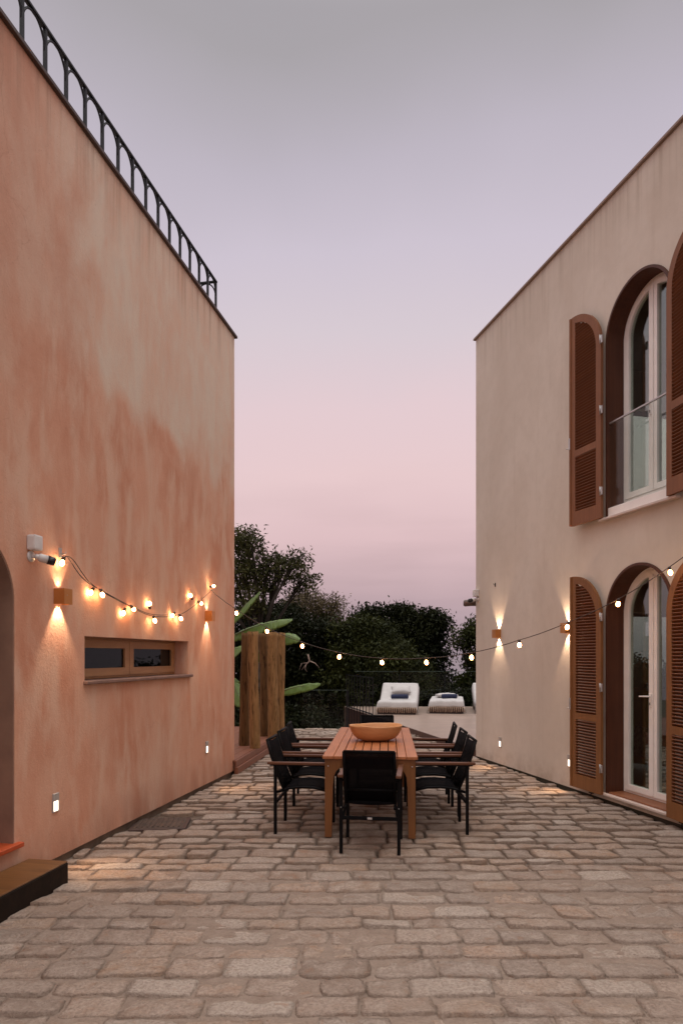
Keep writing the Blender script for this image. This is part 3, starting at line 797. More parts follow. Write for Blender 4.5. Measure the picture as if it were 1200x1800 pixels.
s_, z_ = PR(1000, 1104); wall_lamp(WR(s_, 0, z_), RZR, 'copper up-down wall lamp just beside the lower left shutter', 1.1)

def step_lamp(loc, rz, label):
    t_ = thing('step_lamp', label, 'step light', loc, rz, 'low step lights in the walls')
    MB().box(-.036, .036, -.016, 0, .012, .072, .003).build('hood', M['step_grey'], t_)
    MB().slab([(-.039, -.077), (.039, -.077), (.039, .0118), (-.039, .0118)], [[(-.034, -.071), (.034, -.071), (.034, .011), (-.034, .011)]], -.013, 0).build('frame', M['step_grey'], t_)
    MB().box(-.033, .033, -.008, 0, -.070, .010, .002).build('lit_face', M['step_glow'], t_)
    ld = bpy.data.lights.new('lamp_light', 'SPOT'); ld.energy = 16; ld.color = (1, .62, .34); ld.spot_size = R(80); ld.spot_blend = .8; ld.shadow_soft_size = .03
    lo_ = bpy.data.objects.new('lamp_light', ld); C.objects.link(lo_); lo_.parent = t_
    lo_.location = (0, -.05, -.05); lo_.rotation_euler = (R(-44), 0, 0)
for (px, py, W_, P_, rz, lb) in ((97, 1410, WL, PL, RZL, 'small lit step light low on the terracotta wall above the wooden step'),
                                 (363, 1313, WL, PL, RZL, 'small lit step light low on the terracotta wall near its far corner'),
                                 (879, 1304, WR, PR, RZR, 'small lit step light low on the beige wall near its far corner'),
                                 (1001, 1337, WR, PR, RZR, 'small lit step light low on the beige wall beside the lower shutter')):
    s_, z_ = P_(px, py); step_lamp(W_(s_, 0, z_), rz, lb)

# ------------------------------------------------------------------ security cameras, pipe, bracket
def security_camera(loc, rz, label, yaw):
    t_ = thing('security_camera', label, 'security camera', loc, rz, 'white security cameras')
    MB().box(-.048, .048, -.075, 0, .035, .15, .014).build('power_box', M['cam_white'], t_)
    m_ = MB(); m_.tube([(0, 0, -.01), (0, -.012, -.01)], .042, 20); m_.tube([(0, -.01, -.01), (.0, -.05, -.012)], .013, 10); m_.ball((0, -.055, -.012), .02)
    m_.build('mount', M['cam_white'], t_)
    d = Vector((math.sin(yaw), -math.cos(yaw), -.22)).normalized(); p = Vector((0, -.055, -.012))
    body = MB().tube([p+d*.01, p+d*.02, p+d*.075], [.02, .031, .032], 18).build('body', M['cam_white'], t_)
    MB().tube([p+d*.0755, p+d*.125, p+d*.13], [.034, .034, .030], 18).build('lens_hood', M['cam_black'], t_)
s_, z_ = PL(54, 976); security_camera(WL(s_, 0, z_), RZL, 'white security camera on the terracotta wall beside the arched recess', R(50))
security_camera(WR(.07, 0, 2.60), RZR, 'white security camera high on the corner of the beige house', R(20))
pp = WR(-.06, .05, 2.545)
pb = MB().tube([(.05, 0, 0), (-.10, 0, .004), (-.205, 0, -.006), (-.22, 0, -.006)], [.052, .056, .054, .044], 14)
pb.box(-.01, .03, -.06, .06, -.07, .07, .004)
po_ = pb.build('drain_pipe', M['pipe']); po_.location = pp; tag(po_, 'short brown pipe jutting from the corner of the beige house', 'pipe')
s_, z_ = PR(870, 1028)
br = MB(); br.box(-.012, .012, -.006, 0, -.03, .03, .001); br.tube([(0, -.004, .0), (0, -.03, .0), (0, -.032, .02)], .004, 6)
bo = br.build('wall_hook', M['iron']); bo.location = WR(s_, 0, z_); bo.rotation_euler = (0, 0, RZR); tag(bo, 'small iron hook high on the beige wall above a wall lamp', 'hook')
s_, z_ = PL(106, 974)
br = MB(); br.box(-.02, .02, -.006, 0, -.03, .05, .001); br.tube([(0, -.004, .0), (0, -.05, .0), (0, -.052, .015)], .005, 6)
bo = br.build('wall_hook', M['steel']); bo.location = WL(s_, 0, z_); bo.rotation_euler = (0, 0, RZL); tag(bo, 'metal hook holding the near end of the string lights on the terracotta wall', 'hook')

# ------------------------------------------------------------------ string lights
PROTO = {}
def bulb_parts(t_, top, down, bm_='bulb'):
    """socket then bulb hanging from point top along direction down"""
    proto = PROTO.setdefault(bm_, {})
    if not proto:
        sk = MB(); sk.tube([(0, 0, .004), (0, 0, -.028)], [.013, .015], 10); me1 = sk
        bl = MB(); bl.lathe([(1e-6, -.078), (.014, -.075), (.021, -.062), (.0225, -.052), (.020, -.040), (.014, -.030), (.012, -.026)], 14)
        proto['s'] = sk.build('socket', M['wire']); proto['b'] = bl.build('bulb', M[bm_])
        a_, b2 = proto['s'], proto['b']; first = True
    else:
        a_ = proto['s'].copy(); b2 = proto['b'].copy(); C.objects.link(a_); C.objects.link(b2); first = False
    q = Vector((0, 0, -1)).rotation_difference(Vector(down).normalized())
    for o in (a_, b2):
        o.parent = t_; o.location = top; o.rotation_mode = 'QUATERNION'; o.rotation_quaternion = q
def sag(a, b, d, n):
    a, b = Vector(a), Vector(b)
    return [a.lerp(b, i/n) - Vector((0, 0, 4*d*(i/n)*(1-i/n))) for i in range(n+1)]
# the courtyard string: far end of left wall -> right house near the camera
sA = Vector(WL(*[PL(366, 1037)[0], -.03, PL(366, 1037)[1]]))
sB = Vector(WR((YR-5.9)*math.hypot(1, KR), -.08, 2.78))
pxb = [(415, 1078), (468, 1110), (530, 1136), (598, 1155), (669, 1165), (747, 1165), (828, 1156), (912, 1134), (998, 1103), (1087, 1062), (1175, 1007)]
cl = thing('string_lights', 'cable of lit bulbs strung across the courtyard above the table', 'string lights')
hd = (sB-sA); hd.z = 0; Lh = hd.length; hu = hd.normalized()
pts = [sA]; bul = []
for px, py in pxb:
    # intersect the pixel ray with the vertical plane of the cable
    r_ = (px-600)/F
    # point = sA + hu*t ; x = r*y
    tt = (r_*sA.y - sA.x)/(hu.x - r_*hu.y)
    p = sA+hu*tt; p.z = EYE-(py-HZ)/F*p.y + .052
    pts.append(p); bul.append(p)
pts.append(sB)
fine = []
for i in range(len(pts)-1):
    for k in range(5):
        q = pts[i].lerp(pts[i+1], k/5); q.z -= .018*4*(k/5)*(1-k/5)*.6; fine.append(q)
fine.append(pts[-1])
MB().tube(fine, .0042, 5).build('cable', M['wire'], cl)
rb = random.Random(5)
for p in bul: bulb_parts(cl, p, (rb.uniform(-.25, .3), rb.uniform(-.2, .2), -1), 'bulb_far')
# two wall strings
def wall_string(label, knots, bulbs, off, dirs):
    t_ = thing('string_lights', label, 'string lights')
    P3 = [Vector(WL(PL(px, py)[0], -off, PL(px, py)[1])) for px, py in knots]
    # catmull-rom through the knots
    out_ = []
    for i in range(len(P3)-1):
        p0, p1, p2, p3 = P3[max(0, i-1)], P3[i], P3[i+1], P3[min(len(P3)-1, i+2)]
        for k in range(8):
            u = k/8
            out_.append(.5*((2*p1)+(p2-p0)*u+(2*p0-5*p1+4*p2-p3)*u*u+(3*p1-p0-3*p2+p3)*u**3))
    out_.append(P3[-1])
    MB().tube(out_, .0038, 5).build('cable', M['wire'], t_)
    for (px, py), dd in zip(bulbs, dirs):
        s2, z2 = PL(px, py)
        bulb_parts(t_, WL(s2, -off, z2+.03), Matrix.Rotation(RZL, 3, 'Z') @ Vector(dd))
wall_string('string of lit bulbs draped along the terracotta wall, lower cable',
            [(110, 980), (135, 1015), (166, 1037), (218, 1065), (262, 1083), (307, 1081), (338, 1062), (366, 1037)],
            [(103, 986), (168, 1042), (222, 1071), (262, 1088), (308, 1085), (342, 1062), (363, 1036)], .05,
            [(-.2, .2, -1), (.3, -.2, -1), (.8, -.1, -.5), (.1, -.3, -1), (.4, -.2, -.8), (.7, -.3, -.3), (.6, -.4, .2)])
wall_string('string of lit bulbs draped along the terracotta wall, upper looped cable',
            [(108, 978), (122, 984), (150, 1022), (180, 1042), (230, 1068), (262, 1080), (300, 1081)],
            [(158, 1040), (214, 1075), (258, 1075), (302, 1082), (333, 1058)], .035,
            [(-.5, .1, -.7), (-.3, .2, -1), (.1, .1, 1), (-.6, .1, -.5), (-.4, .1, .6)])

# ------------------------------------------------------------------ wooden step, bottom left
stp = thing('wooden_step', 'heavy dark timber sleeper step below the arched recess', 'step', WL(PL(57, 1505)[0]-0, 0, 0), RZL)
ps = WL(0, 0, 0)
s1 = s_of(4.86)
sl = MB(); sl.box(-2.6, 0.0, -.36, -.035, -.02, .152, .006)
stp.location = WL(s1+.02, 0, 0)
sl.build('beam', M['sleeper_shaded'], stp)
MB().box(-2.6, -.001, -.357, -.036, .1525, .162, .003).build('lit_top', M['sleeper_lit'], stp)  # thin added plank that carries the painted light on the step

# ------------------------------------------------------------------ dining table
TA = .0694; T0 = Vector((.259, 5.98, 0)); TDIR = Vector((math.sin(TA), math.cos(TA), 0))
TL = 2.44; TW = .87
tb_ = thing('dining_table', 'long slatted teak dining table on the stone paving', 'table', T0+TDIR*TL/2, -TA)
top = MB(); h2, w2 = TL/2, TW/2
xs_ = [-w2, -w2+.105]
top.box(-w2, -w2+.100, -h2, h2, .722, .752, .004); top.box(w2-.100, w2, -h2, h2, .722, .752, .004)
inner = TW-.2; nsl = 8; pw_ = inner/nsl
for i in range(nsl):
    x0 = -w2+.1+i*pw_
    top.box(x0+.004, x0+pw_-.004, -h2+.004, h2-.004, .724, .751, .003)
top.build('tabletop', M['teak'], tb_)
ap_ = MB()
for sy in (-1, 1): ap_.box(-w2+.09, w2-.09, sy*(h2-.06)-.012, sy*(h2-.06)+.012, .63, .722)
for sx in (-1, 1): ap_.box(sx*(w2-.06)-.012, sx*(w2-.06)+.012, -h2+.09, h2-.09, .63, .722)
ap_.build('apron', M['teak_leg'], tb_)
for sx in (-1, 1):
    for sy in (-1, 1):
        lg = MB(); cx_, cy_ = sx*(w2-.055), sy*(h2-.06)
        # tapering leg with a curved bracket on the inner side
        prof = [(0, .062), (.1, .064), (.45, .072), (.56, .082), (.61, .105), (.64, .14), (.722, .16)]
        x_out = sx*(w2-.02)
        vs = []; fs = []
        for z, wd in prof:
            xa, xb = x_out, x_out-sx*wd
            for (x_, y_) in ((xa, cy_-.033), (xb, cy_-.033), (xb, cy_+.033), (xa, cy_+.033)): vs.append((x_, y_, z))
        for i in range(len(prof)-1):
            for k in range(4): fs.append((i*4+k, i*4+(k+1) % 4, (i+1)*4+(k+1) % 4, (i+1)*4+k))
        fs += [(3, 2, 1, 0), tuple(len(vs)-4+k for k in range(4))]
        lo_ = lg.add(vs, fs).build('leg', M['teak_leg'], tb_, True)
        MB().ball((x_out-sx*.03, cy_+sy*.034, .655), .007, 8).build('bolt', M['steel'], lo_)

# ------------------------------------------------------------------ bowl
bw = MB()
prof = [(1e-6, .0), (.10, .001), (.155, .008), (.205, .028), (.243, .060), (.268, .100), (.284, .145), (.290, .163), (.288, .170), (.281, .171), (.272, .160), (.250, .105), (.222, .068), (.17, .038), (.10, .024), (1e-6, .020)]
bw.lathe(prof, 48, 1.0, .80)
vs = []
for (x_, y_, z_) in bw.v:
    a_ = math.atan2(y_, x_); k_ = z_/.17
    vs.append((x_*(1+.008*math.sin(3*a_)), y_*(1+.02*math.cos(2*a_+1)), z_+.004*k_*math.sin(2*a_+.6)+.0015*k_*math.sin(5*a_)))
bw.v = vs
bo = bw.build('wooden_bowl', M['bowl'], None, True); bo.location = (.372, 7.10, .752); bo.rotation_euler = (0, 0, R(8))
tag(bo, 'wide oval carved wooden bowl standing on the dining table', 'bowl')

# ------------------------------------------------------------------ chairs
def make_chair():
    t_ = thing('dining_chair', 'x', 'chair', group='black sling dining chairs around the table')
    hw = .243; bwid = .026
    for sx in (-1, 1):
        x_ = sx*hw
        MB().box(x_-.014, x_+.014, .226, .254, 0, .640, .002).build('leg', M['black'], t_)
        MB().box(x_-.014, x_+.014, -.264, -.236, 0, .640, .002).build('leg', M['black'], t_)
    for sx in (-1, 1):
        x_ = sx*hw
        ar_ = MB()
        # rounded wooden armrest
        ar_.box(x_-.024, x_+.024, -.325, .285, .650, .676, .009); ar_.build('armrest', M['arm'], t_)
    fr = MB()
    for sx in (-1, 1):
        x_ = sx*hw; xi = sx*(hw-.032)
        fr.box(x_-.012, x_+.012, -.30, .262, .640, .6495)                        # metal flat under the arm
        P = [(xi, .235, .405), (xi, .12, .432), (xi, 0, .438), (xi, -.12, .425), (xi, -.20, .40), (xi, -.25, .385)]
        fr.tube(P, .013, 8)
        fr.tube([(xi, -.17, .395), (xi, -.235, .55), (xi, -.30, .74), (xi, -.335, .87)], .013, 8)
        fr.bar((xi, -.15, .40), (xi+sx*.02, -.25, .285), .018)
        fr.tube([(xi, .235, .405), (x_, .24, .405)], .010, 6)
        fr.tube([(xi, -.25, .385), (x_, -.25, .385)], .010, 6); fr.tube([(xi, -.262, .62), (x_, -.262, .62)], .010, 6)
    fr.tube([(-hw+.03, -.335, .87), (hw-.03, -.335, .87)], .014, 8)
    fr.tube([(-hw+.03, .235, .405), (0, .238, .40), (hw-.03, .235, .405)], .013, 8)
    fr.tube([(-hw+.03, -.232, .535), (hw-.03, -.232, .535)], .010, 8)
    fr.box(-hw+.014, hw-.014, -.258, -.242, .285, .315, .002)
    fr.build('frame', M['black'], t_)
    def sheet(name, prof, wx, sagv):
        s_ = MB(); n = 7; vs = []; fs = []
        for (y_, z_, ny, nz) in prof:
            for i in range(n):
                u = -1+2*i/(n-1); k = (1-u*u)*sagv
                vs.append((u*wx, y_-ny*k, z_-nz*k))
        m_ = len(prof)
        for j in range(m_-1):
            for i in range(n-1): fs.append((j*n+i, j*n+i+1, (j+1)*n+i+1, (j+1)*n+i))
        o = s_.add(vs, fs, True).build(name, M['sling'], t_)
        md = o.modifiers.new("thick", 'SOLIDIFY'); md.thickness = .004; return o
    sheet('seat', [(.243, .405, 0, 1), (.225, .419, 0, 1), (.12, .445, 0, 1), (0, .450, 0, 1), (-.12, .438, 0, 1), (-.20, .412, 0, 1)], hw-.03, .012)
    sheet('backrest', [(-.185, .43, -1, .3), (-.235, .55, -1, .3), (-.27, .65, -1, .3), (-.30, .74, -1, .3), (-.33, .865, -1, .2)], hw-.03, .018)
    MB().box(-.02, .02, -.262, -.2585, .291, .309, .001).build('maker_tag', M['steel'], t_)
    for sx in (-1, 1): MB().ball((sx*(hw-.0), -.266, .39), .005, 6).build('bolt', M['steel'], t_)
    return t_
chair0 = make_chair(); used = False
fl = Vector((math.cos(TA), -math.sin(TA), 0))
spots = [((.269, 5.75), -.124, 'black sling chair at the near end of the table, its back to us')]
base_l = Vector((-.605, 6.36, 0)) + fl*.25; base_r = Vector((1.165, 6.33, 0)) - fl*.25
ords = ['nearest', 'middle', 'farthest']
for i in range(3):
    jx, jr = rb.uniform(-.02, .02), rb.uniform(-.05, .05)
    p = base_l + TDIR*(.665*i)+fl*jx; spots.append(((p.x, p.y), -math.pi/2-TA+jr, '%s of the three black chairs on the left side of the table' % ords[i]))
    p = base_r + TDIR*(.655*i)+fl*jx; spots.append(((p.x, p.y), math.pi/2-TA-jr, '%s of the three black chairs on the right side of the table' % ords[i]))
spots.append(((.455, 8.36), math.pi-.05, 'black sling chair at the far end of the table behind the wooden bowl'))
for k, ((x_, y_), rz, lb) in enumerate(spots):
    c = chair0 if k == 0 else copy_tree(chair0)
    c.location = (x_, y_, .004); c.rotation_euler = (0, 0, rz); c['label'] = lb

# ------------------------------------------------------------------ decks
def clip_deck(name, poly_edge_fn, y0, y1, pitch, z, mat, x_far, label):
    b = MB(); y = y0
    while y < y1:
        xa = poly_edge_fn(y); xb = poly_edge_fn(y+pitch)
        g_ = .003
        vs = [(xa, y+g_, z-.03), (x_far, y+g_, z-.03), (x_far, y+pitch-g_, z-.03), (xb, y+pitch-g_, z-.03),
              (xa, y+g_, z), (x_far, y+g_, z), (x_far, y+pitch-g_, z), (xb, y+pitch-g_, z)]
        b.add(vs, [(0, 1, 2, 3), (7, 6, 5, 4), (0, 4, 5, 1), (1, 5, 6, 2), (2, 6, 7, 3), (3, 7, 4, 0)]); y += pitch
    return b.build(name, mat, None, True)
DZ = .105
e0, e1 = Vector((.206, 19.8)), Vector((2.24, 11.0))
edge = lambda y: e0.x+(e1.x-e0.x)*(y-e0.y)/(e1.y-e0.y)
dk = clip_deck('deck', edge, 11.45, 20.2, .14, DZ, M['deck'], 9.5, '')
tag(dk, kind='structure')
fb = MB()
ang = math.atan2(e1.y-e0.y, e1.x-e0.x); ln = (Vector(e1)-Vector(e0)).length
mt = Matrix.Translation((e0.x, e0.y, 0)) @ Matrix.Rotation(ang, 4, 'Z')
fb.box(-.4, ln+.1, -.035, -.003, -.6, DZ+.002, .003, mt)
fb.box(.15, 9.5, 20.21, 20.25, -.9, DZ)
fb.build('deck_edge', M['fascia']); tag(C.objects['deck_edge'], kind='structure')
# left deck with log posts
LZ = .20
l0, l1 = Vector((-1.50, 9.25)), Vector((-1.03, 13.5))
ledge = lambda y: l0.x+(l1.x-l0.x)*(y-l0.y)/(l1.y-l0.y)
b = MB(); xk = 0
ang = math.atan2(l1.y-l0.y, l1.x-l0.x); ln = (l1-l0).length
ml = Matrix.Translation((l0.x, l0.y, 0)) @ Matrix.Rotation(ang, 4, 'Z')
for i in range(24): b.box(-.05 if i < 1 else .06, ln, .002+i*.14+.003, .002+(i+1)*.14-.003, LZ-.03, LZ, .002, ml)
b.build('timber_deck', M['deck_red']); tag(C.objects['timber_deck'], kind='structure')
b = MB(); b.box(-.05, ln, -.026, -.002, .105, LZ-.004, .004, ml); b.box(-.05, ln, -.052, -.004, .002, .100, .004, ml); b.box(-.05, ln, -.02, 0, -.1, .18, 0, ml)
b.build('timber_deck_edge', M['deck_red']); tag(C.objects['timber_deck_edge'], kind='structure')

def log_post(px, Y, r_, topz, label, seed, wm='log'):
    t_ = thing('log_post', label, 'post', ((px-600)/F*Y, Y, LZ), 0, 'upright log posts on the timber deck')
    rr = random.Random(seed); n = 22; m_ = 26; vs = []; fs = []
    H = topz-LZ; lx, ly = rr.uniform(-.012, .012), rr.uniform(-.01, .01)
    for j in range(m_+1):
        z = H*j/m_
        for k in range(n):
            a_ = 2*math.pi*k/n
            q = r_*(1.04-.07*j/m_) + noise.noise((math.cos(a_)*1.3+seed, math.sin(a_)*1.3, z*1.4))*.014 + noise.noise((math.cos(a_)*5+seed, math.sin(a_)*5, z*6))*.005
            bx = math.sin(z*1.6+seed*2.1)*.010
            vs.append((q*math.cos(a_)+bx+lx*z, q*math.sin(a_)+ly*z, z+(.006*math.sin(a_*2+seed) if j == m_ else 0)))
    for j in range(m_):
        for k in range(n): fs.append((j*n+k, j*n+(k+1) % n, (j+1)*n+(k+1) % n, (j+1)*n+k))
    fs.append(tuple(m_*n+k for k in range(n)))
    bd = MB().add(vs, fs, True).build('log', M[wm], t_)
    MB().tube([(lx*H+.02, ly*H, H+.001), (lx*H+.02, ly*H, H+.004)], r_*.35, 14).build('heartwood', M[wm], t_)
log_post(447, 10.45, .084, 2.06, 'frontmost pale log post nearest the terracotta wall corner', 1)
log_post(430, 10.75, .080, 2.05, 'darker log post half hidden behind the frontmost log', 2, 'log_dark')
log_post(464, 12.0, .085, 2.08, 'darkest log post, set back between the two pale logs', 3, 'log_dark')
log_post(480, 11.75, .094, 2.09, 'thick log post on the right of the dark gap', 4)
log_post(493, 12.25, .082, 2.10, 'rightmost log post, behind the thick one', 5)

# ------------------------------------------------------------------ railings
fn = thing('bar_fence', 'black vertical bar fence at the edge of the pale deck left of the sunbeds', 'fence')
v0 = Vector((edge(19.75), 19.75, 0)); v1 = Vector((edge(16.9), 16.9, 0)); off = Vector((-.07, -.015, 0))
nb = 10
for k in range(nb):
    p = v0.lerp(v1, k/(nb-1))+off
    MB().box(p.x-.010, p.x+.010, p.y-.010, p.y+.010, -.35 if k % 4 else -.6, 1.13).build('bar', M['iron'], fn)
MB().bar(v0+off+Vector((0, 0, .16)), v1+off+Vector((0, 0, .16)), .03).build('bottom_rail', M['iron'], fn)
MB().bar(v0+off+Vector((0, 0, 1.10)), v1+off+Vector((0, 0, 1.10)), .014).build('top_rail', M['iron'], fn)
gg = thing('glass_guard', 'clear glass guard along the far edge of the pale deck', 'glass guard')
x = .4
while x < 6.0:
    MB().box(x, x+1.36, 20.09, 20.102, DZ+.03, 1.19).build('panel', M['guard'], gg)
    MB().box(x+.02, x+1.34, 20.088, 20.104, 1.19, 1.198).build('top_edge', M['glass_edge'], gg)
    MB().box(x+1.365, x+1.385, 20.08, 20.11, DZ, 1.1).build('clamp_post', M['iron'], gg)
    x += 1.39
g2 = thing('glass_guard', 'clear glass guard closing the end of the stone paving', 'glass guard')
x = -.95
for k in range(1):
    MB().box(x, .12, 15.14, 15.152, .03, .875).build('panel', M['guard'], g2)
    MB().box(x, .12, 15.138, 15.154, .875, .882).build('top_edge', M['glass_edge'], g2)
    MB().box(.125, .15, 15.13, 15.16, -.1, .88).build('post', M['iron'], g2)

# ------------------------------------------------------------------ sunbeds
def sunbed(cx_, yf_, W, raised, label, rz=0, Ln=2.0, skew=0):
    t_ = thing('sunbed', label, 'sunbed', (cx_, yf_, DZ), rz, 'white covered sunbeds on the deck')
    MB().box(-W/2+.05, W/2-.05, .0, Ln, .0, .17, .01).build('base', M['bedbase'], t_)
    n, m_ = 22, 30
    def prof(v):      # v 0..1 along the length -> y, z of the mattress top
        y_ = Ln*v
        if not raised: return y_, .34
        if v < .45: return y_, .33
        q = (v-.45)/.55; return Ln*.45+(y_-Ln*.45)*.86, .33+.42*(q**1.15)
    vs = []; fs = []
    rr = random.Random(int(cx_*100))
    for j in range(m_+1):
        v = j/m_; y_, z_ = prof(v)
        for i in range(n+1):
            u = -1+2*i/n; a_ = abs(u)
            x_ = u*W/2; z2 = z_+.015*(1-a_**4)
            if a_ > .93: z2 -= (a_-.93)/.07*.16; x_ = math.copysign(W/2*(.96+.03*(a_-.93)/.07), u)
            z2 += noise.noise((x_*3+cx_, y_*3, 0))*.014 + noise.noise((x_*9+cx_, y_*2.5, 4))*.007
            vs.append((x_, y_, z2))
    for j in range(m_):
        for i in range(n): fs.append((j*(n+1)+i, j*(n+1)+i+1, (j+1)*(n+1)+i+1, (j+1)*(n+1)+i))
    # front drop
    o = len(vs)
    for r_ in range(1, 5):
        for i in range(n+1):
            u = -1+2*i/n; b0 = vs[i]
            vs.append((b0[0]*(1+.012*r_), -.015-.01*r_+.008*math.sin(i*1.3), b0[2]-.042*r_*(1 if abs(u) < .88 else .9)))
    rows = [list(range(n+1))]+[[o+(r_-1)*(n+1)+i for i in range(n+1)] for r_ in range(1, 5)]
    for a_, b2 in zip(rows, rows[1:]):
        for i in range(n): fs.append((a_[i+1], a_[i], b2[i], b2[i+1]))
    cv = MB().add(vs, fs, True).build('throw', M['cloth'], t_)
    sd_ = cv.modifiers.new("thick", 'SOLIDIFY'); sd_.thickness = .008
    MB().box(-W/2+.06, W/2-.06, .03, Ln*.45, .15, .33, .03).build('mattress', M['cloth'], t_)
    if raised:
        mt = Matrix.Translation((0, Ln*.46, .17)) @ Matrix.Rotation(R(22), 4, 'X')
        MB().box(-W/2+.06, W/2-.06, 0, Ln*.46, .0, .14, .03, mt).build('back_mattress', M['cloth'], t_)
    else: MB().box(-W/2+.06, W/2-.06, Ln*.46, Ln-.03, .15, .33, .03).build('back_mattress', M['cloth'], t_)
    fg = MB(); k = -W/2+.04
    while k < W/2-.02:
        dx = rr.uniform(-.006, .006); l_ = rr.uniform(.12, .15)
        fg.tube([(k, -.06, .19), (k+dx, -.068, .19-l_*.5), (k+dx*2, -.066, .19-l_)], [.013, .010, .014], 5); k += .052
    fg.build('fringe', M['fringe'], t_)
    return t_
b1 = sunbed(1.47, 17.5, 1.12, True, 'white covered sunbed with raised back, nearest the bar fence', R(-8.5))
b2 = sunbed(2.84, 17.75, 1.0, False, 'flat white covered sunbed in the middle of the deck', R(-10))
b3 = sunbed(4.15, 17.6, 1.1, True, 'white covered sunbed mostly hidden behind the corner of the beige house', R(-8))
def pillow(name, loc, sx, sy, sz, mat, label, cat, rx=0, rz=0):
    bm = bmesh.new(); bmesh.ops.create_cube(bm, size=2); bmesh.ops.subdivide_edges(bm, edges=bm.edges[:], cuts=7, use_grid_fill=True)
    for v in bm.verts:
        x_, y_, z_ = v.co; k = (1-abs(x_)**3.2*.55)*(1-abs(y_)**3.2*.55)
        v.co = Vector((x_*sx*(1-.06*(1-abs(y_))), y_*sy*(1-.06*(1-abs(x_))), z_*sz*k+noise.noise((x_*2, y_*2, z_+loc[0]))*sz*.18))
    me = bpy.data.meshes.new(name); bm.to_mesh(me); bm.free(); me.materials.append(mat)
    for p in me.polygons: p.use_smooth = True
    o = bpy.data.objects.new(name, me); C.objects.link(o); o.location = loc; o.rotation_euler = (rx, 0, rz); tag(o, label, cat); return o
pillow('pillow', (1.70, 18.72, DZ+.60), .27, .15, .07, M['cloth'], 'white pillow on the sunbed with the raised back', 'pillow', R(35))
pillow('pillow', (3.05, 19.0, DZ+.42), .30, .20, .07, M['cloth'], 'white pillow lying on the flat sunbed', 'pillow', 0, R(4))
def towel(loc, label, rz, ln=.22):
    b = MB(); b.tube([(-ln, 0, 0), (-ln+.015, 0, 0), (0, 0, .003), (ln-.015, 0, 0), (ln, 0, 0)], [.045, .062, .064, .062, .045], 14)
    b.tube([(-ln-.003, 0, 0), (ln+.003, 0, 0)], .022, 10)
    o = b.build('rolled_towel', M['navy']); o.location = loc; o.rotation_euler = (0, 0, rz); tag(o, label, 'towel', 'rolled navy towels')
towel((1.62, 18.25, DZ+.43), 'rolled navy towel on the sunbed with the raised back', 0, .24)
towel((3.06, 18.6, DZ+.42), 'rolled navy towel on the flat sunbed', R(5), .22)

# ------------------------------------------------------------------ armchair seen through the lower door
ac = thing('armchair', 'mustard armchair inside the room behind the lower arched door', 'armchair', WR(SC-1.75, 1.6, .09), RZR+R(35))
MB().box(-.38, .38, -.36, .36, .12, .42, .05).build('seat', M['mustard'], ac)
MB().box(-.40, .40, .22, .42, .2, 1.12, .08).build('backrest', M['mustard'], ac)
for sx in (-1, 1): MB().box(sx*.46-.08, sx*.46+.08, -.36, .40, .12, .60, .05).build('arm', M['mustard'], ac)
for sx in (-1, 1):
    for sy in (-1, 1): MB().tube([(sx*.36, sy*.3, 0), (sx*.34, sy*.28, .13)], [.015, .022], 8).build('leg', M['dark_in'], ac)
pillow('cushion', WR(SC-1.30, 1.12, .55), .20, .20, .07, M['cushion'], 'black and white patterned cushion behind the lower arched door', 'cushion', R(75), RZR)

# ------------------------------------------------------------------ vegetation
def leaves_mesh(name, blobs, n, ll, lw, seed, mat, parent, clump=.30, per=26):
    rg = np.random.default_rng(seed)
    vol = np.array([b[3]*b[4]*b[5] for b in blobs])**.75; pr = vol/vol.sum()
    nc = max(1, n//per)
    bi = rg.choice(len(blobs), nc, p=pr); B = np.array(blobs)[bi]
    d = rg.normal(size=(nc, 3)); d /= np.linalg.norm(d, axis=1)[:, None]
    rad = rg.uniform(.25, 1.0, nc)**.45
    cc = B[:, :3]+d*rad[:, None]*B[:, 3:6]
    cs = clump*rg.uniform(.5, 1.3, nc)
    P = np.repeat(cc, per, 0)+np.clip(rg.normal(size=(nc*per, 3)), -1.6, 1.6)*np.repeat(cs, per)[:, None]*np.array([1, 1, .6])
    m_ = len(P)
    ax = rg.normal(size=(m_, 3)); ax[:, 2] -= .35; ax /= np.linalg.norm(ax, axis=1)[:, None]
    sd_ = np.cross(ax, rg.normal(size=(m_, 3))); sd_ /= np.linalg.norm(sd_, axis=1)[:, None]
    sc_ = rg.uniform(.6, 1.25, m_)[:, None]
    a_ = ax*ll*sc_; s_ = sd_*lw*sc_*.5
    nr = np.cross(ax, sd_)*lw*.25
    V = np.stack([P, P+a_*.45+s_+nr, P+a_, P+a_*.45-s_+nr], 1).reshape(-1, 3)
    me = bpy.data.meshes.new(name); me.vertices.add(len(V)); me.vertices.foreach_set("co", V.astype(np.float32).ravel())
    me.loops.add(m_*4); me.loops.foreach_set("vertex_index", np.arange(m_*4, dtype=np.int32))
    me.polygons.add(m_); me.polygons.foreach_set("loop_start", np.arange(0, m_*4, 4, dtype=np.int32)); me.polygons.foreach_set("loop_total", np.full(m_, 4, dtype=np.int32))
    me.update(calc_edges=True); me.materials.append(mat)
    o = bpy.data.objects.new(name, me); C.objects.link(o); o.parent = parent; return o
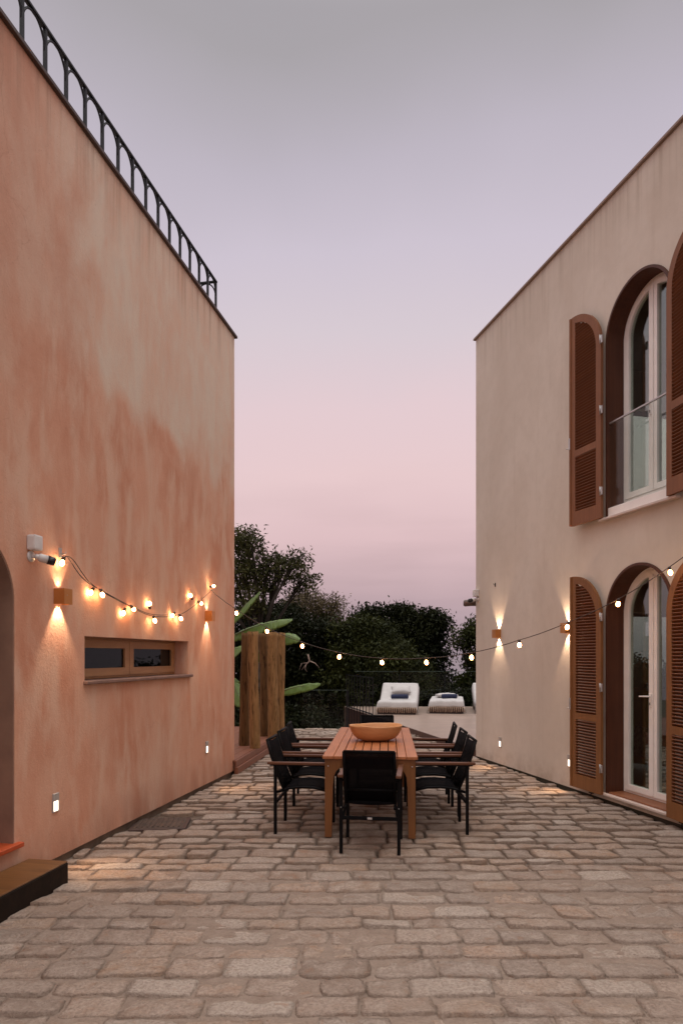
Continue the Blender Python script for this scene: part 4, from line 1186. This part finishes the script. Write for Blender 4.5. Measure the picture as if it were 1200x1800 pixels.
def tree(name, label, cat, px_base, Y, blobs, n, ll, lw, seed, mat, clump=.3, trunk_r=.13, group='trees beyond the terrace', lean=0):
    """blobs given as photo positions (px, py, r_px, depth offset)"""
    bx = (px_base-600)/F*Y; gz = th(bx, Y)-.1
    t_ = thing(name, label, cat, (bx, Y, gz), 0, group)
    B = []
    for (px, py, rp, dy) in blobs:
        p = D(px, py, Y+dy); r_ = rp/F*(Y+dy)
        B.append((p.x-bx, p.y-Y, p.z-gz, r_, r_*.9, r_*.85))
    leaves_mesh('crown', B, n, ll, lw, seed, mat, t_, clump)
    tr = MB(); rr = random.Random(seed)
    cen = Vector((sum(b[0] for b in B)/len(B), sum(b[1] for b in B)/len(B), min(b[2] for b in B)))
    fork = Vector((cen.x*.4, cen.y*.4, max(.8, cen.z*.75)))
    tr.tube([(0, 0, -.2), (fork.x*.3+.05, fork.y*.3, fork.z*.5), fork], [trunk_r*1.3, trunk_r, trunk_r*.8], 8)
    for b in B:
        c = Vector(b[:3]); md = fork.lerp(c, .5)+Vector((rr.uniform(-.2, .2), rr.uniform(-.2, .2), .15))
        tr.tube([fork, md, c, c+Vector((rr.uniform(-.3, .3), 0, b[5]*.7))], [trunk_r*.6, trunk_r*.4, trunk_r*.22, .012], 6)
        for q in range(7):
            e = c+Vector((rr.uniform(-1, 1)*b[3], rr.uniform(-1, 1)*b[4], rr.uniform(-.4, .95)*b[5]))
            tr.tube([md.lerp(c, rr.random()), c.lerp(e, .5)+Vector((0, 0, .05)), e], [trunk_r*.2, .016, .006], 5)
    tr.build('trunk', M['bark'], t_)
    return t_
# tall open tree behind the terracotta house corner
tree('broadleaf_tree', 'tall open-crowned tree rising highest behind the log posts', 'tree', 455, 20.5,
     [(405, 975, 46, .5), (430, 950, 28, 0), (425, 1010, 30, 0), (470, 985, 26, .3), (500, 1000, 30, 0), (520, 985, 20, -.3), (530, 1020, 26, .4), (480, 1020, 28, .5), (440, 1055, 34, 0), (380, 1030, 40, 1)],
     9500, .16, .05, 21, M['leafA'], .20)
tree('dry_leaf_tree', 'pale brownish thin-leaved tree on the slope right of the tall open tree', 'tree', 545, 24.2,
     [(545, 1065, 30, 0), (575, 1075, 26, .2), (590, 1062, 16, 0), (520, 1060, 22, .3), (560, 1095, 30, .5), (590, 1100, 20, 0)],
     7000, .15, .035, 22, M['leafC'], .22, .09)
tree('broadleaf_tree', 'dense dark green tree filling the slope behind the log posts', 'tree', 500, 22.8,
     [(440, 1100, 46, 0), (495, 1095, 40, .5), (540, 1112, 34, 0), (570, 1112, 22, 0), (590, 1122, 20, 0), (480, 1160, 60, 0), (550, 1180, 60, .3), (600, 1160, 34, 0), (420, 1170, 60, 0), (520, 1230, 60, 1), (590, 1230, 50, 1)],
     46000, .16, .07, 23, M['leafD'], .3)
tree('broadleaf_tree', 'lighter green bushy tree in the middle behind the bar fence', 'tree', 655, 22.0,
     [(604, 1108, 16, 0), (618, 1104, 20, 0), (646, 1106, 22, 0), (668, 1114, 20, 0), (690, 1138, 26, .2), (632, 1132, 26, 0), (620, 1156, 38, 0), (665, 1165, 48, -.4), (715, 1175, 36, 0), (640, 1210, 45, -.4), (700, 1215, 40, -.5), (610, 1200, 40, 0), (735, 1205, 22, 0)],
     42000, .13, .06, 24, M['leafB'], .24)
tree('broadleaf_tree', 'dark spreading tree with the highest crown right of centre', 'tree', 735, 25.5,
     [(640, 1085, 16, .3), (662, 1084, 17, .3), (655, 1102, 18, .3), (692, 1082, 13, 0), (700, 1074, 11, 0), (712, 1076, 11, 0), (706, 1084, 13, 0), (716, 1092, 15, 0), (690, 1070, 7, 0), (757, 1082, 10, 0), (772, 1092, 10, 0), (644, 1074, 8, 0), (660, 1074, 7, 0), (695, 1106, 22, 0), (740, 1086, 14, 0), (764, 1090, 15, 0), (775, 1102, 12, 0), (745, 1110, 20, 0), (730, 1130, 26, 0), (768, 1126, 18, .3), (766, 1152, 18, 0), (730, 1165, 34, 0), (770, 1185, 18, 0), (750, 1210, 34, 0), (780, 1225, 26, 0)],
     24000, .17, .075, 25, M['leafD'], .25)
tree('broadleaf_tree', 'loose green tree against the corner of the beige house', 'tree', 850, 24.0,
     [(822, 1122, 18, 0), (845, 1105, 24, 0), (870, 1120, 30, 0), (812, 1136, 7, 0), (832, 1158, 17, 0), (860, 1165, 30, 0), (816, 1200, 13, 0), (840, 1205, 28, 0), (880, 1210, 36, 0), (815, 1232, 20, 0)],
     20000, .15, .065, 26, M['leafB'], .22)
# trees seen through the rooms of the beige house
tree('broadleaf_tree', 'green tree seen through the panes of the lower arched door', 'tree', 1125, 27,
     [(1118, 1170, 22, 0), (1110, 1200, 36, 0), (1150, 1205, 36, 0), (1190, 1200, 40, 0), (1120, 1240, 50, 0), (1170, 1245, 50, 0), (1090, 1240, 40, 0)],
     14000, .18, .08, 27, M['leafD'], .3)
tree('broadleaf_tree', 'dark low tree on the slope behind the sunbeds', 'tree', 800, 22.6,
     [(770, 1225, 22, 0), (800, 1235, 24, 0), (740, 1238, 22, 0), (835, 1238, 24, 0), (700, 1245, 26, 0), (660, 1245, 26, 0)],
     14000, .13, .06, 28, M['leafD'], .2, .07)
# low shrubs filling the bank below the paving
shr = [(-3.2, 16.6, 1.3), (-1.9, 16.9, 1.2), (-.7, 16.7, 1.1), (.0, 18.2, 1.2), (-1.3, 18.6, 1.7), (-3.0, 18.8, 1.9), (-4.8, 17.5, 1.6)]
for k, (x_, y_, h_) in enumerate(shr):
    gz = th(x_, y_)
    lab = ['broad dark shrub on the bank left of the log posts', 'dark shrub on the bank behind the rightmost log post', 'dark shrub on the bank in front of the bar fence',
           'dark shrub on the bank under the bar fence', 'tall dark shrub behind the glass guard of the paving', 'tall dark shrub behind the banana plants', 'dark shrub hidden mostly by the terracotta house'][k]
    t_ = thing('shrub', lab, 'shrub', (x_, y_, gz), 0, 'dark shrubs on the bank')
    leaves_mesh('foliage', [(0, 0, h_*.8, .9, .8, h_*.8), (.4, .3, h_*1.2, .6, .6, h_*.5), (-.4, .1, h_*1.1, .6, .6, h_*.5)], 7000, .13, .06, 60+k, M['leafD'], t_, .22)
    s_ = MB()
    for q in range(5): s_.tube([(0, 0, 0), (math.cos(q*1.3)*.2, math.sin(q*1.3)*.2, h_*.7), (math.cos(q*1.3)*.5, math.sin(q*1.3)*.4, h_*1.4)], [.03, .02, .008], 5)
    s_.build('stem', M['bark'], t_)
# wooded slope farther off
rg = random.Random(3)
far = []
for k in range(46):
    x_ = rg.uniform(-26, 40); y_ = rg.uniform(33, 75); far.append((x_, y_, th(x_, y_)+rg.uniform(0, 1.2), 3.2, 3.2, 2.4))
fo = leaves_mesh('far_woodland', far, 60000, .5, .26, 90, M['leafD'], None, .7); tag(fo, 'dark woodland falling away beyond the terrace', 'woodland', kind='stuff')

# banana plants
def banana_leaf(parent, base, tip, width, arch_h, roll=R(48), n=64, seed=0):
    base, tip = Vector(base), Vector(tip); d = tip-base; side = d.cross(Vector((0, 0, 1))).normalized()
    side = (Matrix.Rotation(roll, 3, d.normalized()) @ side)
    rr = random.Random(seed); vs = []; fs = []; uv = []
    m_ = 4
    for j in range(n+1):
        v = j/n; c = base.lerp(tip, v)+Vector((0, 0, arch_h*4*v*(1-v)*(1-.25*v)))
        wd = width*.5*(max(0, math.sin(math.pi*min(1, v*.93+.06)))**.55)
        nt_ = 1-(.42*rr.random() if rr.random() < .16 else .05*rr.random())
        for i in range(-m_, m_+1):
            u = i/m_
            p = c+side*u*wd*nt_ - Vector((0, 0, 1))*(abs(u)**1.5)*wd*.55 + Vector((0, 0, noise.noise((v*9, u*2, seed))*.02))
            vs.append(p); uv.append((v, u))
    w_ = 2*m_+1
    for j in range(n):
        for i in range(w_-1): fs.append((j*w_+i, j*w_+i+1, (j+1)*w_+i+1, (j+1)*w_+i))
    b = MB().add(vs, fs, True); o = b.build('leaf', M['banana'], parent)
    uvl = o.data.uv_layers.new(name="UVMap")
    for lp in o.data.loops: uvl.data[lp.index].uv = uv[lp.vertex_index]
    md = o.modifiers.new("thick", 'SOLIDIFY'); md.thickness = .006
    mr = MB(); path = [base.lerp(tip, k/10)+Vector((0, 0, arch_h*4*(k/10)*(1-k/10)*(1-.25*k/10)-.012)) for k in range(11)]
    mr.tube(path, [.022-.0018*k for k in range(11)], 6).build('midrib', M['banana_stem'], o)
def banana_plant(px, Y, leaves, label, h):
    x_ = (px-600)/F*Y; gz = th(x_, Y); loc = Vector((x_, Y, gz))
    t_ = thing('banana_plant', label, 'banana plant', loc, 0, 'banana plants behind the log posts')
    top_ = Vector((0, 0, h-gz))
    MB().tube([(0, 0, -.1), (.03, 0, (h-gz)*.5), top_], [.13, .11, .06], 12).build('stem', M['banana_stem'], t_)
    for k, (bx, by, tx, ty, dyb, dy, wd, ah) in enumerate(leaves):
        b0 = D(bx, by, Y+dyb)-loc; t1 = D(tx, ty, Y+dy)-loc
        MB().tube([top_-Vector((0, 0, .15)), (top_+b0)*.5+Vector((0, 0, .05)), b0], [.035, .028, .022], 6).build('stalk', M['banana_stem'], t_)
        banana_leaf(t_, b0, t1, wd, ah, seed=k+int(px))
banana_plant(388, 13.9, [(400, 1100, 457, 1040, 0, -.5, .34, .05), (402, 1122, 514, 1088, 0, -.3, .35, .10), (400, 1150, 428, 1138, 0, -.8, .4, .06),
                         (396, 1130, 330, 1090, 0, .2, .45, .15), (400, 1190, 425, 1240, 0, -.6, .40, .12), (392, 1105, 372, 1010, 0, .3, .4, .1)],
             'banana plant with long leaves reaching out from behind the terracotta house', 1.75)
banana_plant(476, 14.1, [(484, 1122, 527, 1124, 0, -.4, .34, .10), (488, 1218, 563, 1202, 0, -.4, .26, .06), (470, 1150, 430, 1160, 0, .3, .36, .12)],
             'banana plant hidden behind the log posts, leaf tips showing on their right', 1.35)
# bare dead branch
db = MB(); Yb = 20.6
def bp(px, py): return D(px, py, Yb)
db.tube([bp(541, 1150), bp(544, 1162), bp(538, 1168), bp(530, 1178)], [.03, .026, .018, .008], 6)
db.tube([bp(544, 1162), bp(554, 1166), bp(561, 1174)], [.02, .015, .007], 6)
db.tube([bp(538, 1168), bp(536, 1176), bp(540, 1181)], [.014, .01, .005], 5)
db.tube([bp(530, 1166), bp(526, 1178)], [.01, .005], 5); db.tube([bp(541, 1165), bp(532, 1166)], [.014, .008], 5)
dbo = db.build('dead_branch', M['deadwood']); tag(dbo, 'small bare pale branch against the dark trees right of the log posts', 'branch')
